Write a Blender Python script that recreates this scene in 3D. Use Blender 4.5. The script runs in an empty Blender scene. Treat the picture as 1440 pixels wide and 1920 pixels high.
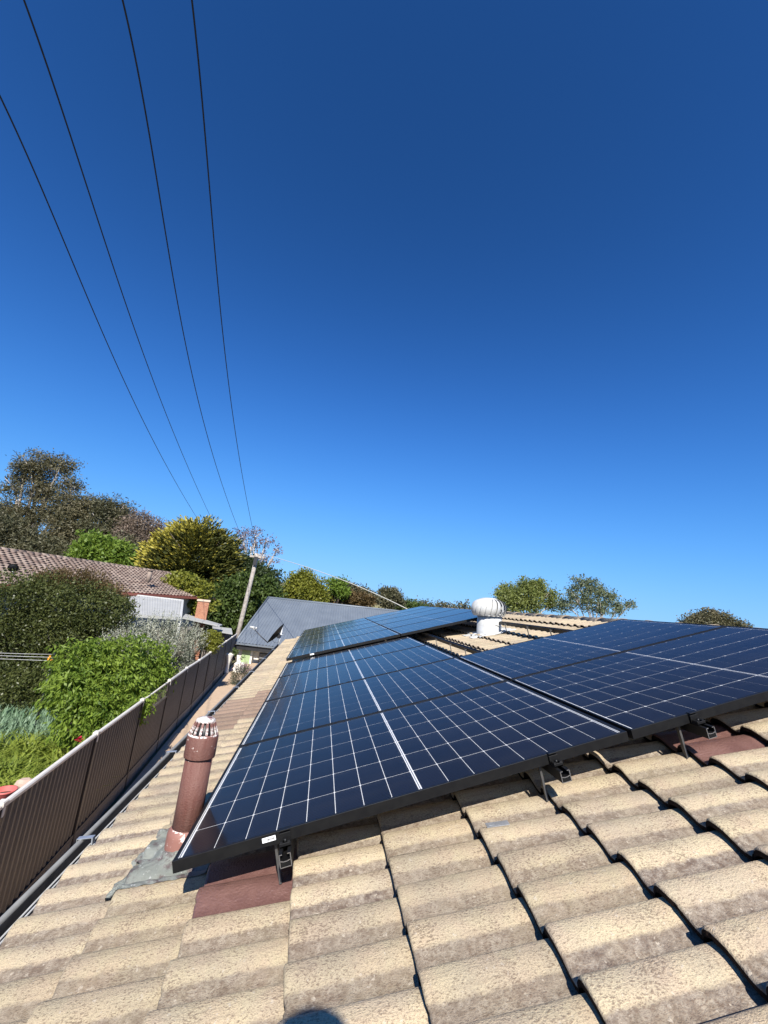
import bpy, bmesh, math, random
import numpy as np
from mathutils import Vector, Matrix
R = math.radians
S = bpy.context.scene
COL = S.collection

# ------------------------------------------------------------------ camera
CAM = Vector((0.361, -1.709, 0.905))
CR = Matrix(((0.98413, -0.13279, -0.11651), (-0.14206, -0.20396, -0.96862), (0.10488, 0.96985, -0.21954)))
FPX = 779.5                      # focal length in px of the 1440 px wide photograph
cam = bpy.data.objects.new('camera', bpy.data.cameras.new('camera'))
COL.objects.link(cam)
q = CR.to_quaternion(); q.normalize()
cam.matrix_world = Matrix.Translation(CAM) @ q.to_matrix().to_4x4()
cam.data.sensor_fit = 'HORIZONTAL'; cam.data.sensor_width = 36.0
cam.data.lens = 36.0 * FPX / 1440.0
cam.data.clip_start = 0.02; cam.data.clip_end = 5000
S.camera = cam
S.render.resolution_x, S.render.resolution_y = 768, 1024
CR = q.to_matrix()

# ------------------------------------------------------------------ sky, sun, exposure
SUN_EL, SUN_AZ = 42.0, 3.0       # behind the camera, a little to its left
world = bpy.data.worlds.new('World'); S.world = world; world.use_nodes = True
nt = world.node_tree; nt.nodes.clear()
sky = nt.nodes.new('ShaderNodeTexSky'); sky.sky_type = 'NISHITA'; sky.sun_disc = False
sky.sun_elevation = R(SUN_EL); sky.sun_rotation = R(180 + SUN_AZ)
sky.altitude = 300; sky.air_density = 1.0; sky.dust_density = 0.0; sky.ozone_density = 4.0
bg = nt.nodes.new('ShaderNodeBackground'); SKY = 0.053; bg.inputs[1].default_value = SKY
wo = nt.nodes.new('ShaderNodeOutputWorld')
sepc = nt.nodes.new('ShaderNodeSeparateColor'); com = nt.nodes.new('ShaderNodeCombineColor')
nt.links.new(sky.outputs[0], sepc.inputs[0])
KS = 0.0923                       # radiance scale at which the photograph exposes the sky
def smath(op, a, b):
    o = nt.nodes.new('ShaderNodeMath'); o.operation = op
    for i, v in enumerate((a, b)):
        if isinstance(v, (int, float)): o.inputs[i].default_value = v
        else: nt.links.new(v, o.inputs[i])
    return o.outputs[0]
for ch, (gg_, sb, ga) in enumerate(((1.7, 6.1, 2.46), (1.7, 5.8, 4.72), (2.1, 7.9, 10.9))):   # deeper, cleaner blue than the raw model, the same all round
    f = smath('POWER', smath('MULTIPLY', sepc.outputs[ch], KS), gg_)
    y = smath('DIVIDE', smath('MULTIPLY', f, ga / KS), smath('ADD', smath('MULTIPLY', f, sb), 1.0))
    nt.links.new(y, com.inputs[ch])
nt.links.new(com.outputs[0], bg.inputs[0]); nt.links.new(bg.outputs[0], wo.inputs[0])
sl = bpy.data.lights.new('sun', 'SUN'); sl.energy = 5.0; sl.angle = R(0.5); sl.color = (1.0, 0.95, 0.87)
sun = bpy.data.objects.new('sun', sl); COL.objects.link(sun)
sun.location = (-5, -30, 30)
travel = Vector((math.sin(R(SUN_AZ)) * math.cos(R(SUN_EL)), math.cos(R(SUN_AZ)) * math.cos(R(SUN_EL)), -math.sin(R(SUN_EL))))
sun.rotation_euler = travel.to_track_quat('-Z', 'Y').to_euler()
vs = S.view_settings
vs.view_transform = 'Standard'; vs.look = 'None'; vs.gamma = 1.0; vs.use_curve_mapping = False; vs.exposure = 0.8

# ------------------------------------------------------------------ helpers
PITCH = R(17)
RM = Matrix(((math.cos(PITCH), 0, -math.sin(PITCH), 0), (0, 1, 0, 0), (math.sin(PITCH), 0, math.cos(PITCH), 0), (0, 0, 0, 1)))
GZ = -3.5

def ray(u, v):
    return CR @ Vector(((u - 720) / FPX, -(v - 960) / FPX, -1.0))
def at(u, v, Y):
    d = ray(u, v); return CAM + d * ((Y - CAM.y) / d.y)
def onz(u, v, z):
    d = ray(u, v); return CAM + d * ((z - CAM.z) / d.z)
def pxm(n, p):
    'metres spanned by n photo pixels at point p'
    return n * ((p - CAM).dot(CR @ Vector((0, 0, -1)))) / FPX
def roofw(x, y, z):
    return RM @ Vector((x, y, z))

def tag(o, label=None, cat=None, group=None, kind=None):
    if label: o['label'] = label
    if cat: o['category'] = cat
    if group: o['group'] = group
    if kind: o['kind'] = kind
    return o
def empty(name, M, label, cat, group=None):
    o = bpy.data.objects.new(name, None); COL.objects.link(o)
    o.matrix_world = M if isinstance(M, Matrix) else Matrix.Translation(Vector(M))
    o.empty_display_size = 0.1
    return tag(o, label, cat, group)
def link(name, me, mats=None, parent=None, M=None):
    o = bpy.data.objects.new(name, me); COL.objects.link(o)
    if mats is not None and not me.materials:
        for m in (mats if isinstance(mats, (list, tuple)) else [mats]): me.materials.append(m)
    if parent is not None: o.parent = parent
    if M is not None:
        if parent is None: o.matrix_world = M
        else: o.matrix_local = M
    return o
def mesh_of(bm, name='m', smooth=False, recalc=True):
    if recalc: bmesh.ops.recalc_face_normals(bm, faces=bm.faces)
    me = bpy.data.meshes.new(name); bm.to_mesh(me); bm.free()
    if smooth: me.shade_smooth()
    return me
def obj(name, bm, mats, parent=None, M=None, smooth=False, recalc=True):
    return link(name, mesh_of(bm, name, smooth, recalc), mats, parent, M)
def inv(parent):                 # local matrix that puts world-built geometry under a placed parent
    return parent.matrix_world.inverted()
def BM(): return bmesh.new()
def box(bm, x0, x1, y0, y1, z0, z1, M=None, mi=0):
    vs_ = [bm.verts.new(Vector(c) if M is None else M @ Vector(c)) for c in
           ((x0, y0, z0), (x1, y0, z0), (x1, y1, z0), (x0, y1, z0), (x0, y0, z1), (x1, y0, z1), (x1, y1, z1), (x0, y1, z1))]
    for f in ((0, 3, 2, 1), (4, 5, 6, 7), (0, 1, 5, 4), (1, 2, 6, 5), (2, 3, 7, 6), (3, 0, 4, 7)):
        bm.faces.new([vs_[i] for i in f]).material_index = mi
def quad(bm, pts, mi=0):
    bm.faces.new([bm.verts.new(Vector(p)) for p in pts]).material_index = mi
def tube(bm, pts, rad, seg=8, cap=True):
    pts = [Vector(p) for p in pts]
    if not isinstance(rad, (list, tuple)): rad = [rad] * len(pts)
    rings = []; up = None
    for i, p in enumerate(pts):
        d = (pts[min(i + 1, len(pts) - 1)] - pts[max(i - 1, 0)]).normalized()
        if up is None: up = Vector((0, 0, 1)) if abs(d.z) < .9 else Vector((1, 0, 0))
        a = d.cross(up)
        if a.length < 1e-4: a = d.cross(Vector((0, 1, 0)))
        a.normalize(); b = d.cross(a).normalized(); up = -b if False else up
        rings.append([bm.verts.new(p + (a * math.cos(t) + b * math.sin(t)) * rad[i]) for t in [2 * math.pi * k / seg for k in range(seg)]])
    for r0, r1 in zip(rings, rings[1:]):
        for k in range(seg): bm.faces.new((r0[k], r0[(k + 1) % seg], r1[(k + 1) % seg], r1[k])).smooth = True
    if cap:
        bm.faces.new(rings[0][::-1]); bm.faces.new(rings[-1])
def lathe(bm, prof, seg=24, M=None, cap=True):
    rings = []
    for r, z in prof:
        rings.append([bm.verts.new((M or Matrix()) @ Vector((r * math.cos(2 * math.pi * k / seg), r * math.sin(2 * math.pi * k / seg), z))) for k in range(seg)])
    for r0, r1 in zip(rings, rings[1:]):
        for k in range(seg): bm.faces.new((r0[k], r0[(k + 1) % seg], r1[(k + 1) % seg], r1[k])).smooth = True
    if cap: bm.faces.new(rings[0][::-1]); bm.faces.new(rings[-1])
def extrude(bm, prof, a, b, M, cap=True, mi=0, closed=True):
    'prof: 2D points (in local y,z), extruded along local x from a to b'
    r0 = [bm.verts.new(M @ Vector((a, y, z))) for y, z in prof]
    r1 = [bm.verts.new(M @ Vector((b, y, z))) for y, z in prof]
    n = len(prof)
    for k in range(n if closed else n - 1):
        bm.faces.new((r0[k], r0[(k + 1) % n], r1[(k + 1) % n], r1[k])).material_index = mi
    if cap and closed:
        bm.faces.new(r0[::-1]); bm.faces.new(r1)
def frame_of(p0, p1, z=Vector((0, 0, 1))):
    'matrix with x along p0->p1, z up'
    x = (p1 - p0).normalized(); y = Vector(z).cross(x).normalized(); zz = x.cross(y)
    return Matrix(((x.x, y.x, zz.x, p0.x), (x.y, y.y, zz.y, p0.y), (x.z, y.z, zz.z, p0.z), (0, 0, 0, 1)))

# ------------------------------------------------------------------ materials
class NT:
    def __init__(s, name):
        s.m = bpy.data.materials.new(name); s.m.use_nodes = True; s.t = s.m.node_tree
        s.b = s.t.nodes['Principled BSDF']; s.out = s.t.nodes['Material Output']
    def n(s, typ, **kw):
        o = s.t.nodes.new(typ)
        for k, v in kw.items():
            if k.startswith('i_'): o.inputs[int(k[2:]) if k[2:].isdigit() else k[2:]].default_value = v
            else: setattr(o, k, v)
        return o
    def l(s, a, b): s.t.links.new(a, b)
    def math(s, op, a, b=None, c=None, clamp=False):
        o = s.n('ShaderNodeMath', operation=op, use_clamp=clamp)
        for i, v in enumerate((a, b, c)):
            if v is None: continue
            if isinstance(v, (int, float)): o.inputs[i].default_value = v
            else: s.l(v, o.inputs[i])
        return o.outputs[0]
    def mix(s, fac, a, b, blend='MIX'):
        o = s.n('ShaderNodeMix', data_type='RGBA', blend_type=blend)
        for k, v in ((0, fac), (6, a), (7, b)):
            if isinstance(v, (int, float)): o.inputs[k].default_value = v
            elif isinstance(v, (tuple, list)): o.inputs[k].default_value = (v[0], v[1], v[2], 1)
            else: s.l(v, o.inputs[k])
        return o.outputs[2]
    def noise(s, vec, scale, detail=4, rough=.55, dist=0):
        o = s.n('ShaderNodeTexNoise'); o.inputs['Scale'].default_value = scale; o.inputs['Detail'].default_value = detail
        o.inputs['Roughness'].default_value = rough; o.inputs['Distortion'].default_value = dist
        if vec is not None: s.l(vec, o.inputs['Vector'])
        return o.outputs[0]
    def ramp(s, fac, stops):
        o = s.n('ShaderNodeValToRGB'); cr = o.color_ramp
        while len(cr.elements) < len(stops): cr.elements.new(.5)
        for e, (p, c) in zip(cr.elements, stops):
            e.position = p; e.color = (c, c, c, 1) if isinstance(c, (int, float)) else (c[0], c[1], c[2], 1)
        s.l(fac, o.inputs[0]); return o.outputs[0]
    def bump(s, h, strength, dist=.01):
        o = s.n('ShaderNodeBump'); o.inputs['Strength'].default_value = strength; o.inputs['Distance'].default_value = dist
        s.l(h, o.inputs['Height']); s.l(o.outputs[0], s.b.inputs['Normal'])
    def objco(s, rnd=0):
        tc = s.n('ShaderNodeTexCoord'); v = tc.outputs['Object']
        if rnd:
            oi = s.n('ShaderNodeObjectInfo'); m = s.math('MULTIPLY', oi.outputs['Random'], rnd)
            a = s.n('ShaderNodeVectorMath', operation='ADD'); s.l(v, a.inputs[0]); s.l(m, a.inputs[1]); return a.outputs[0], v, oi.outputs['Random']
        return v

def mat(name, c1, c2=None, scale=8, rough=.6, metal=0, bump=0, bscale=None, lo=.35, hi=.65, spec=.5, rnd=0):
    s = NT(name)
    v = s.objco(rnd) if not rnd else s.objco(rnd)[0]
    if c2 is None: s.b.inputs['Base Color'].default_value = (*c1, 1)
    else:
        f = s.ramp(s.noise(v, scale), [(lo, 0.0), (hi, 1.0)])
        s.l(s.mix(f, c1, c2), s.b.inputs['Base Color'])
    s.b.inputs['Roughness'].default_value = rough; s.b.inputs['Metallic'].default_value = metal
    s.b.inputs['Specular IOR Level'].default_value = spec
    if bump: s.bump(s.noise(v, bscale or scale * 4, 3), bump)
    return s.m
def leafmat(name, c1, c2, trans=.35, rough=.5, spec=.3, nscale=.9):
    s = NT(name)
    g = s.n('ShaderNodeNewGeometry')
    f = s.math('ADD', s.math('MULTIPLY', g.outputs['Random Per Island'], .55), s.math('MULTIPLY', s.ramp(s.noise(s.objco(), nscale, 3, .6), [(.35, 0.0), (.65, 1.0)]), .45))
    c = s.mix(f, c1, c2)
    s.l(c, s.b.inputs['Base Color']); s.b.inputs['Roughness'].default_value = rough; s.b.inputs['Specular IOR Level'].default_value = spec
    t = s.n('ShaderNodeBsdfTranslucent'); s.l(s.mix(.5, c, (c2[0] * 1.25, c2[1] * 1.25, c2[2] * .7)), t.inputs[0])
    m = s.n('ShaderNodeMixShader'); m.inputs[0].default_value = trans
    s.l(s.b.outputs[0], m.inputs[1]); s.l(t.outputs[0], m.inputs[2]); s.l(m.outputs[0], s.out.inputs[0])
    return s.m

PER = .152
def tile_material(name, cream, pink, grey, dark, streak):
    s = NT(name)
    v, v0, rnd = s.objco(37.0)
    sep = s.n('ShaderNodeSeparateXYZ'); s.l(v0, sep.inputs[0])
    n1 = s.noise(v, 26, 5, .65)
    t = s.math('ADD', s.math('DIVIDE', sep.outputs[1], PER), s.math('MULTIPLY', s.math('SUBTRACT', n1, .5), .16))
    t = s.math('ADD', t, 1000.0)
    fr = s.math('FRACT', t)
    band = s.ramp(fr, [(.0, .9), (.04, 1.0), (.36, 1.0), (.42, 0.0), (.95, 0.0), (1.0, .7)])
    big = s.noise(v, 3.2, 3, .6)
    mid = s.noise(v, 11, 4, .6)
    fine = s.noise(v, 240, 3, .7)
    st = s.n('ShaderNodeMapping'); st.inputs['Scale'].default_value = (.55, 1, 1); s.l(v, st.inputs[0]); spk = s.noise(st.outputs[0], 215, 3, .7)
    body = s.mix(s.ramp(mid, [(.4, 0.0), (.68, 1.0)]), cream, pink)
    body = s.mix(s.ramp(big, [(.45, 0.0), (.75, .55)]), body, grey)
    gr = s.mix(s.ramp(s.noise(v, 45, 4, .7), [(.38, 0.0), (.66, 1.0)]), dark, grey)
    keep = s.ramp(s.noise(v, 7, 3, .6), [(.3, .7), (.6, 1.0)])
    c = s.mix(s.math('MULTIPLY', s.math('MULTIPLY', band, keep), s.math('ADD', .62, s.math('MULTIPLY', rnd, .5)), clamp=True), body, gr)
    dens = s.math('MULTIPLY', s.math('SUBTRACT', s.noise(v, 9, 4, .65), .5), .42)
    c = s.mix(s.ramp(s.math('ADD', spk, dens), [(.55, 0.0), (.635, .68)]), c, (.125, .085, .06))
    sm = s.n('ShaderNodeMapping'); sm.inputs['Scale'].default_value = (5, 60, 5); s.l(v, sm.inputs[0])
    c = s.mix(s.ramp(s.noise(sm.outputs[0], 1.0, 3, .6), [(.52, 0.0), (.72, .35)]), c, (.24, .19, .14))
    c = s.mix(s.ramp(s.noise(v, 420, 2, .7), [(.50, 0.0), (.70, .4)]), c, (.21, .155, .11))
    c = s.mix(s.ramp(fine, [(.50, 0.0), (.70, .55)]), c, (.15, .11, .08))
    c = s.mix(s.ramp(s.noise(v, 60, 2, .6), [(.66, 0.0), (.72, .5)]), c, (.52, .46, .37))
    val = s.math('ADD', .86, s.math('MULTIPLY', rnd, .26))
    hs = s.n('ShaderNodeHueSaturation'); s.l(val, hs.inputs['Value']); s.l(c, hs.inputs['Color'])
    s.l(hs.outputs[0], s.b.inputs['Base Color'])
    s.b.inputs['Roughness'].default_value = .88; s.b.inputs['Specular IOR Level'].default_value = .25
    s.bump(s.math('ADD', s.math('MULTIPLY', fine, .5), s.math('MULTIPLY', spk, .8)), .75, .006)
    return s.m
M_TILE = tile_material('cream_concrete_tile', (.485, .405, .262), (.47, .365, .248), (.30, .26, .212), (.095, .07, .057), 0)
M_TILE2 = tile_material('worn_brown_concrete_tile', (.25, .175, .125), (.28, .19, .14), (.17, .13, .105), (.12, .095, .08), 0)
M_EDGE = mat('shade_dark_concrete_edge', (.010, .007, .006), (.028, .018, .014), 60, .95, bump=.6, bscale=200, spec=.1)  # bare concrete noses and undersides, with the shade at the laps darkened into the colour
M_RED = mat('glazed_brown_tile', (.115, .058, .05), (.155, .083, .07), 14, .34, bump=.45, bscale=130, rnd=20)
M_FRAME = mat('black_anodised_aluminium', (.004, .004, .0045), (.007, .007, .007), 30, .5, metal=0, spec=.3)
M_SILVER = mat('cut_aluminium', (.75, .76, .78), None, rough=.35, metal=1)
M_GALV = mat('galvanised_steel', (.42, .44, .46), (.55, .57, .6), 40, .45, metal=.7)
M_HOOK = mat('dull_grey_steel', (.10, .10, .10), (.14, .135, .13), 40, .5, metal=.6)
M_BACK = mat('white_backsheet', (.80, .82, .84), None, rough=.5)
M_RIBBON = mat('tinned_ribbon', (.22, .24, .28), None, rough=.4, metal=.5)
M_STICK = mat('white_sticker', (.82, .82, .82), None, rough=.5)
M_INK = mat('black_ink', (.02, .02, .02), None, rough=.6)
def cell_material():
    s = NT('blue_black_silicon')
    v = s.objco(); sep = s.n('ShaderNodeSeparateXYZ'); s.l(v, sep.inputs[0])
    w = s.math('FRACT', s.math('ADD', s.math('MULTIPLY', sep.outputs[1], 1 / .0115), 500.0))
    line = s.ramp(w, [(.0, 1.0), (.08, 1.0), (.13, 0.0), (.95, 0.0), (1.0, 1.0)])
    oi = s.n('ShaderNodeObjectInfo')
    base = s.mix(oi.outputs['Random'], (.0035, .004, .007), (.0065, .007, .012))
    s.l(s.mix(s.math('MULTIPLY', line, .55), base, (.07, .075, .10)), s.b.inputs['Base Color'])
    s.b.inputs['Roughness'].default_value = .45; s.b.inputs['Specular IOR Level'].default_value = .3
    return s.m
M_CELL = cell_material()
def glass_material(name, ior=1.5, rough=.02):
    s = NT(name); v = s.objco(11.0)[0]
    tr = s.n('ShaderNodeBsdfTransparent')
    gl = s.n('ShaderNodeBsdfGlossy')
    n = s.noise(v, 2.3, 5, .6, 1.2)
    s.l(s.math('ADD', rough - .05, s.math('MULTIPLY', n, .11)), gl.inputs['Roughness'])
    fr = s.n('ShaderNodeFresnel'); fr.inputs[0].default_value = ior
    m = s.n('ShaderNodeMixShader')
    s.l(fr.outputs[0], m.inputs[0]); s.l(tr.outputs[0], m.inputs[1]); s.l(gl.outputs[0], m.inputs[2])
    df = s.n('ShaderNodeBsdfDiffuse'); df.inputs[0].default_value = (.45, .42, .38, 1)
    mp = s.n('ShaderNodeMapping'); mp.inputs['Scale'].default_value = (1.5, 9, 1); s.l(v, mp.inputs[0])
    dust = s.math('ADD', s.math('MULTIPLY', s.ramp(s.noise(mp.outputs[0], 1.4, 5, .65), [(.45, 0.0), (.8, 1.0)]), .013), s.math('MULTIPLY', s.ramp(s.noise(v, 130, 2, .6), [(.72, 0.0), (.76, 1.0)]), .10))
    m2 = s.n('ShaderNodeMixShader'); s.l(s.math('ADD', dust, .0005), m2.inputs[0]); s.l(m.outputs[0], m2.inputs[1]); s.l(df.outputs[0], m2.inputs[2]); s.l(m2.outputs[0], s.out.inputs[0])
    return s.m
M_GLASS = glass_material('panel_glass', 1.25, rough=.11)
def pipe_material():
    s = NT('flaking_brown_paint'); v = s.objco()
    n = s.noise(v, 38, 5, .7); st = s.n('ShaderNodeMapping'); st.inputs['Scale'].default_value = (30, 30, 4); s.l(v, st.inputs[0])
    n2 = s.noise(st.outputs[0], 1.6, 4, .6)
    c = s.mix(s.ramp(n2, [(.35, 0.0), (.7, 1.0)]), (.125, .046, .034), (.165, .078, .06))
    c = s.mix(s.ramp(s.noise(v, 9, 3), [(.5, 0.0), (.7, .5)]), c, (.15, .085, .07))
    c = s.mix(s.ramp(n, [(.655, 0.0), (.675, .9)]), c, (.72, .64, .58))
    s.l(c, s.b.inputs['Base Color']); s.b.inputs['Roughness'].default_value = .68; s.bump(s.math('ADD', n, s.noise(v, 160, 3)), .35); return s.m
M_PIPE = pipe_material()
def chip_material(name, base, chip, lo, hi, scale=30):
    s = NT(name); v = s.objco(); n = s.noise(v, scale, 5, .7)
    c = s.mix(s.ramp(n, [(lo, 0.0), (hi, 1.0)]), base, chip)
    s.l(c, s.b.inputs['Base Color']); s.b.inputs['Roughness'].default_value = .6; s.bump(n, .3); return s.m
M_COWL = chip_material('peeling_white_and_brown_paint', (.17, .075, .06), (.60, .56, .52), .455, .515, 30)
M_SOCKET = chip_material('brown_paint_peeling_at_base', (.24, .11, .085), (.74, .62, .57), .58, .62, 22)
def lead_material():
    s = NT('weathered_lead'); v = s.objco()
    c = s.mix(s.ramp(s.noise(v, 9, 4), [(.35, 0.0), (.65, 1.0)]), (.27, .29, .255), (.40, .42, .375))
    c = s.mix(s.ramp(s.noise(v, 14, 5, .7), [(.52, 0.0), (.60, .85)]), c, (.20, .145, .14))
    c = s.mix(s.ramp(s.noise(v, 45, 5, .7), [(.60, 0.0), (.65, .9)]), c, (.75, .75, .73))
    s.l(c, s.b.inputs['Base Color']); s.b.inputs['Roughness'].default_value = .55; s.bump(s.noise(v, 30, 4), .5); return s.m
M_LEAD = lead_material()
M_WHITEMETAL = mat('white_powdercoat', (.50, .505, .50), (.40, .395, .37), 9, .5)
M_FENCE = mat('brown_steel_sheet', (.108, .093, .081), (.13, .112, .098), 3, .45, spec=.5)
M_FENCECAP = mat('cream_steel_capping', (.66, .62, .56), (.58, .54, .48), 12, .4)
M_FENCEDK = mat('dark_brown_steel', (.055, .043, .036), None, rough=.5)
M_PLINTH = mat('grey_plinth_board', (.16, .14, .12), (.22, .19, .165), 9, .8)
M_PATH = mat('pinkish_concrete', (.48, .355, .245), (.42, .31, .215), 5, .85, bump=.2, bscale=90)
M_PAVER = mat('pink_brick_paver', (.44, .25, .18), (.36, .20, .15), 6, .85)
M_SOIL = mat('dark_garden_soil', (.055, .038, .027), (.09, .064, .045), 6, .95, bump=.6, bscale=40)
M_GUTTER = mat('grey_green_gutter', (.21, .21, .20), (.16, .16, .155), 10, .5, spec=.5)
M_GUTIN = mat('dirty_gutter_floor', (.10, .095, .085), (.17, .155, .135), 14, .8)
M_WALL = mat('white_painted_block', (.72, .69, .62), (.66, .63, .56), 6, .8)
M_WALLCREAM = mat('cream_render', (.55, .50, .40), (.50, .45, .36), 3, .85)
M_GREEN = mat('pale_green_steel', (.36, .47, .24), (.33, .43, .22), 5, .5)
M_GREYROOF = mat('blue_grey_steel_roof', (.115, .135, .162), (.138, .16, .188), 1.2, .42, spec=.5)
M_PALEROOF = mat('pale_zinc_roof', (.30, .305, .30), (.34, .345, .34), 2, .8, spec=.15)
M_POLE = mat('weathered_grey_timber', (.40, .36, .32), (.24, .21, .18), 7, .9, bump=.4, bscale=30)
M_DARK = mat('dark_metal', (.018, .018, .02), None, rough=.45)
M_CABLE = mat('black_cable', (.012, .012, .014), None, rough=.5)
M_SERVICE = mat('pale_service_cable', (.52, .50, .42), None, rough=.6)
M_DECK = mat('roof_sarking', (.02, .017, .015), None, rough=.9)
def clay_material():
    s = NT('old_clay_roof_tile'); v = s.objco()
    g = s.n('ShaderNodeNewGeometry')
    c = s.mix(g.outputs['Random Per Island'], (.14, .092, .07), (.29, .225, .18))
    c = s.mix(s.ramp(s.noise(v, .8, 3), [(.4, 0.0), (.7, .5)]), c, (.13, .10, .082))
    s.l(c, s.b.inputs['Base Color']); s.b.inputs['Roughness'].default_value = .8; return s.m
M_CLAY = clay_material()
def brick_material():
    s = NT('orange_brick'); v = s.objco()
    b = s.n('ShaderNodeTexBrick'); b.inputs['Scale'].default_value = 4.3
    b.inputs['Color1'].default_value = (.27, .085, .04, 1); b.inputs['Color2'].default_value = (.38, .15, .075, 1); b.inputs['Mortar'].default_value = (.36, .28, .21, 1)
    mp = s.n('ShaderNodeMapping'); mp.inputs['Rotation'].default_value = (R(90), 0, 0); s.l(v, mp.inputs[0]); s.l(mp.outputs[0], b.inputs[0])
    s.l(b.outputs[0], s.b.inputs['Base Color']); s.b.inputs['Roughness'].default_value = .85; return s.m
M_BRICK = brick_material()
M_BARKPALE = mat('pale_gum_bark', (.50, .45, .40), (.30, .26, .23), 5, .85)
M_BARKDK = mat('dark_bark', (.085, .065, .05), (.13, .10, .08), 8, .9)
M_GRASSDRY = mat('dry_summer_grass', (.34, .27, .13), (.24, .22, .09), .05, .95)

# ------------------------------------------------------------------ setting: ground, path, soil, hill
def ground():
    n = 48; bm = BM(); g = {}
    xs = [-2500 * (abs(t) ** 2.6) * (1 if t < 0 else -1) * -1 for t in np.linspace(-1, 1, n + 1)]
    xs = sorted(xs)
    for i, x in enumerate(xs):
        for j, y in enumerate(xs):
            r = math.hypot(x, y); z = GZ
            if r > 55:
                z += 3.2 * (1 - math.exp(-(r - 55) / 400)) * (.6 + .4 * math.sin(x * .004 + 1.3))
            g[i, j] = bm.verts.new((x, y + 8, z))
    for i in range(n):
        for j in range(n): bm.faces.new((g[i, j], g[i + 1, j], g[i + 1, j + 1], g[i, j + 1])).smooth = True
    s = NT('garden_ground'); v = s.objco()
    c = s.mix(s.ramp(s.noise(v, .35, 5), [(.4, 0.0), (.6, 1.0)]), (.06, .075, .028), (.12, .095, .05))
    s.l(c, s.b.inputs['Base Color']); s.b.inputs['Roughness'].default_value = .95
    tag(obj('ground', bm, s.m), kind='structure')
ground()

FP = [onz(u, v, -1.7) for u, v in ((2, 1506), (180, 1374), (266.7, 1311.7), (317.7, 1275), (350, 1251.7), (373.3, 1237), (394, 1222.5))]
d0 = (FP[1] - FP[0]).normalized()
FP = [FP[0] - d0 * 2.5] + FP
dl = (FP[-1] - FP[-3]).normalized()
for k in range(4): FP.append(FP[-1] + (Vector((-.075, 1, 0)).normalized()) * 2.25)

def path():
    bm = BM()
    fx = lambda y: np.interp(y, [p.y for p in FP], [p.x for p in FP])
    ys = list(np.arange(0.5, 27.0, 2.4))
    for a, b in zip(ys, ys[1:]):
        for f0, f1 in ((0.0, .5), (.5, 1.0)):
            pts = []
            for y, f in ((a + .012, f0), (a + .012, f1), (b - .012, f1), (b - .012, f0)):
                xl = fx(y) + .12; xr = -.55 if y < 12 else -.55 - (y - 12) * .155
                if y > 12: xr = max(xr, -3.0)
                x = xl + (xr - xl) * f + (.008 if f == f0 else -.008)
                pts.append(Vector((x, y, GZ + .06)))
            lo = [bm.verts.new(p - Vector((0, 0, .07))) for p in pts]; hi = [bm.verts.new(p) for p in pts]
            bm.faces.new(hi)
            for k in range(4): bm.faces.new((lo[k], lo[(k + 1) % 4], hi[(k + 1) % 4], hi[k]))
    tag(obj('path', bm, M_PATH), kind='structure')
    bm = BM()
    ys = list(np.arange(-4, 30, 2.0))
    a = [bm.verts.new((fx(y) - .15, y, GZ + .1)) for y in ys]; b = [bm.verts.new((-30, y, GZ + .1)) for y in ys]
    for k in range(len(ys) - 1): bm.faces.new((a[k], b[k], b[k + 1], a[k + 1]))
    tag(obj('garden_soil', bm, M_SOIL), kind='structure')
path()

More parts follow.
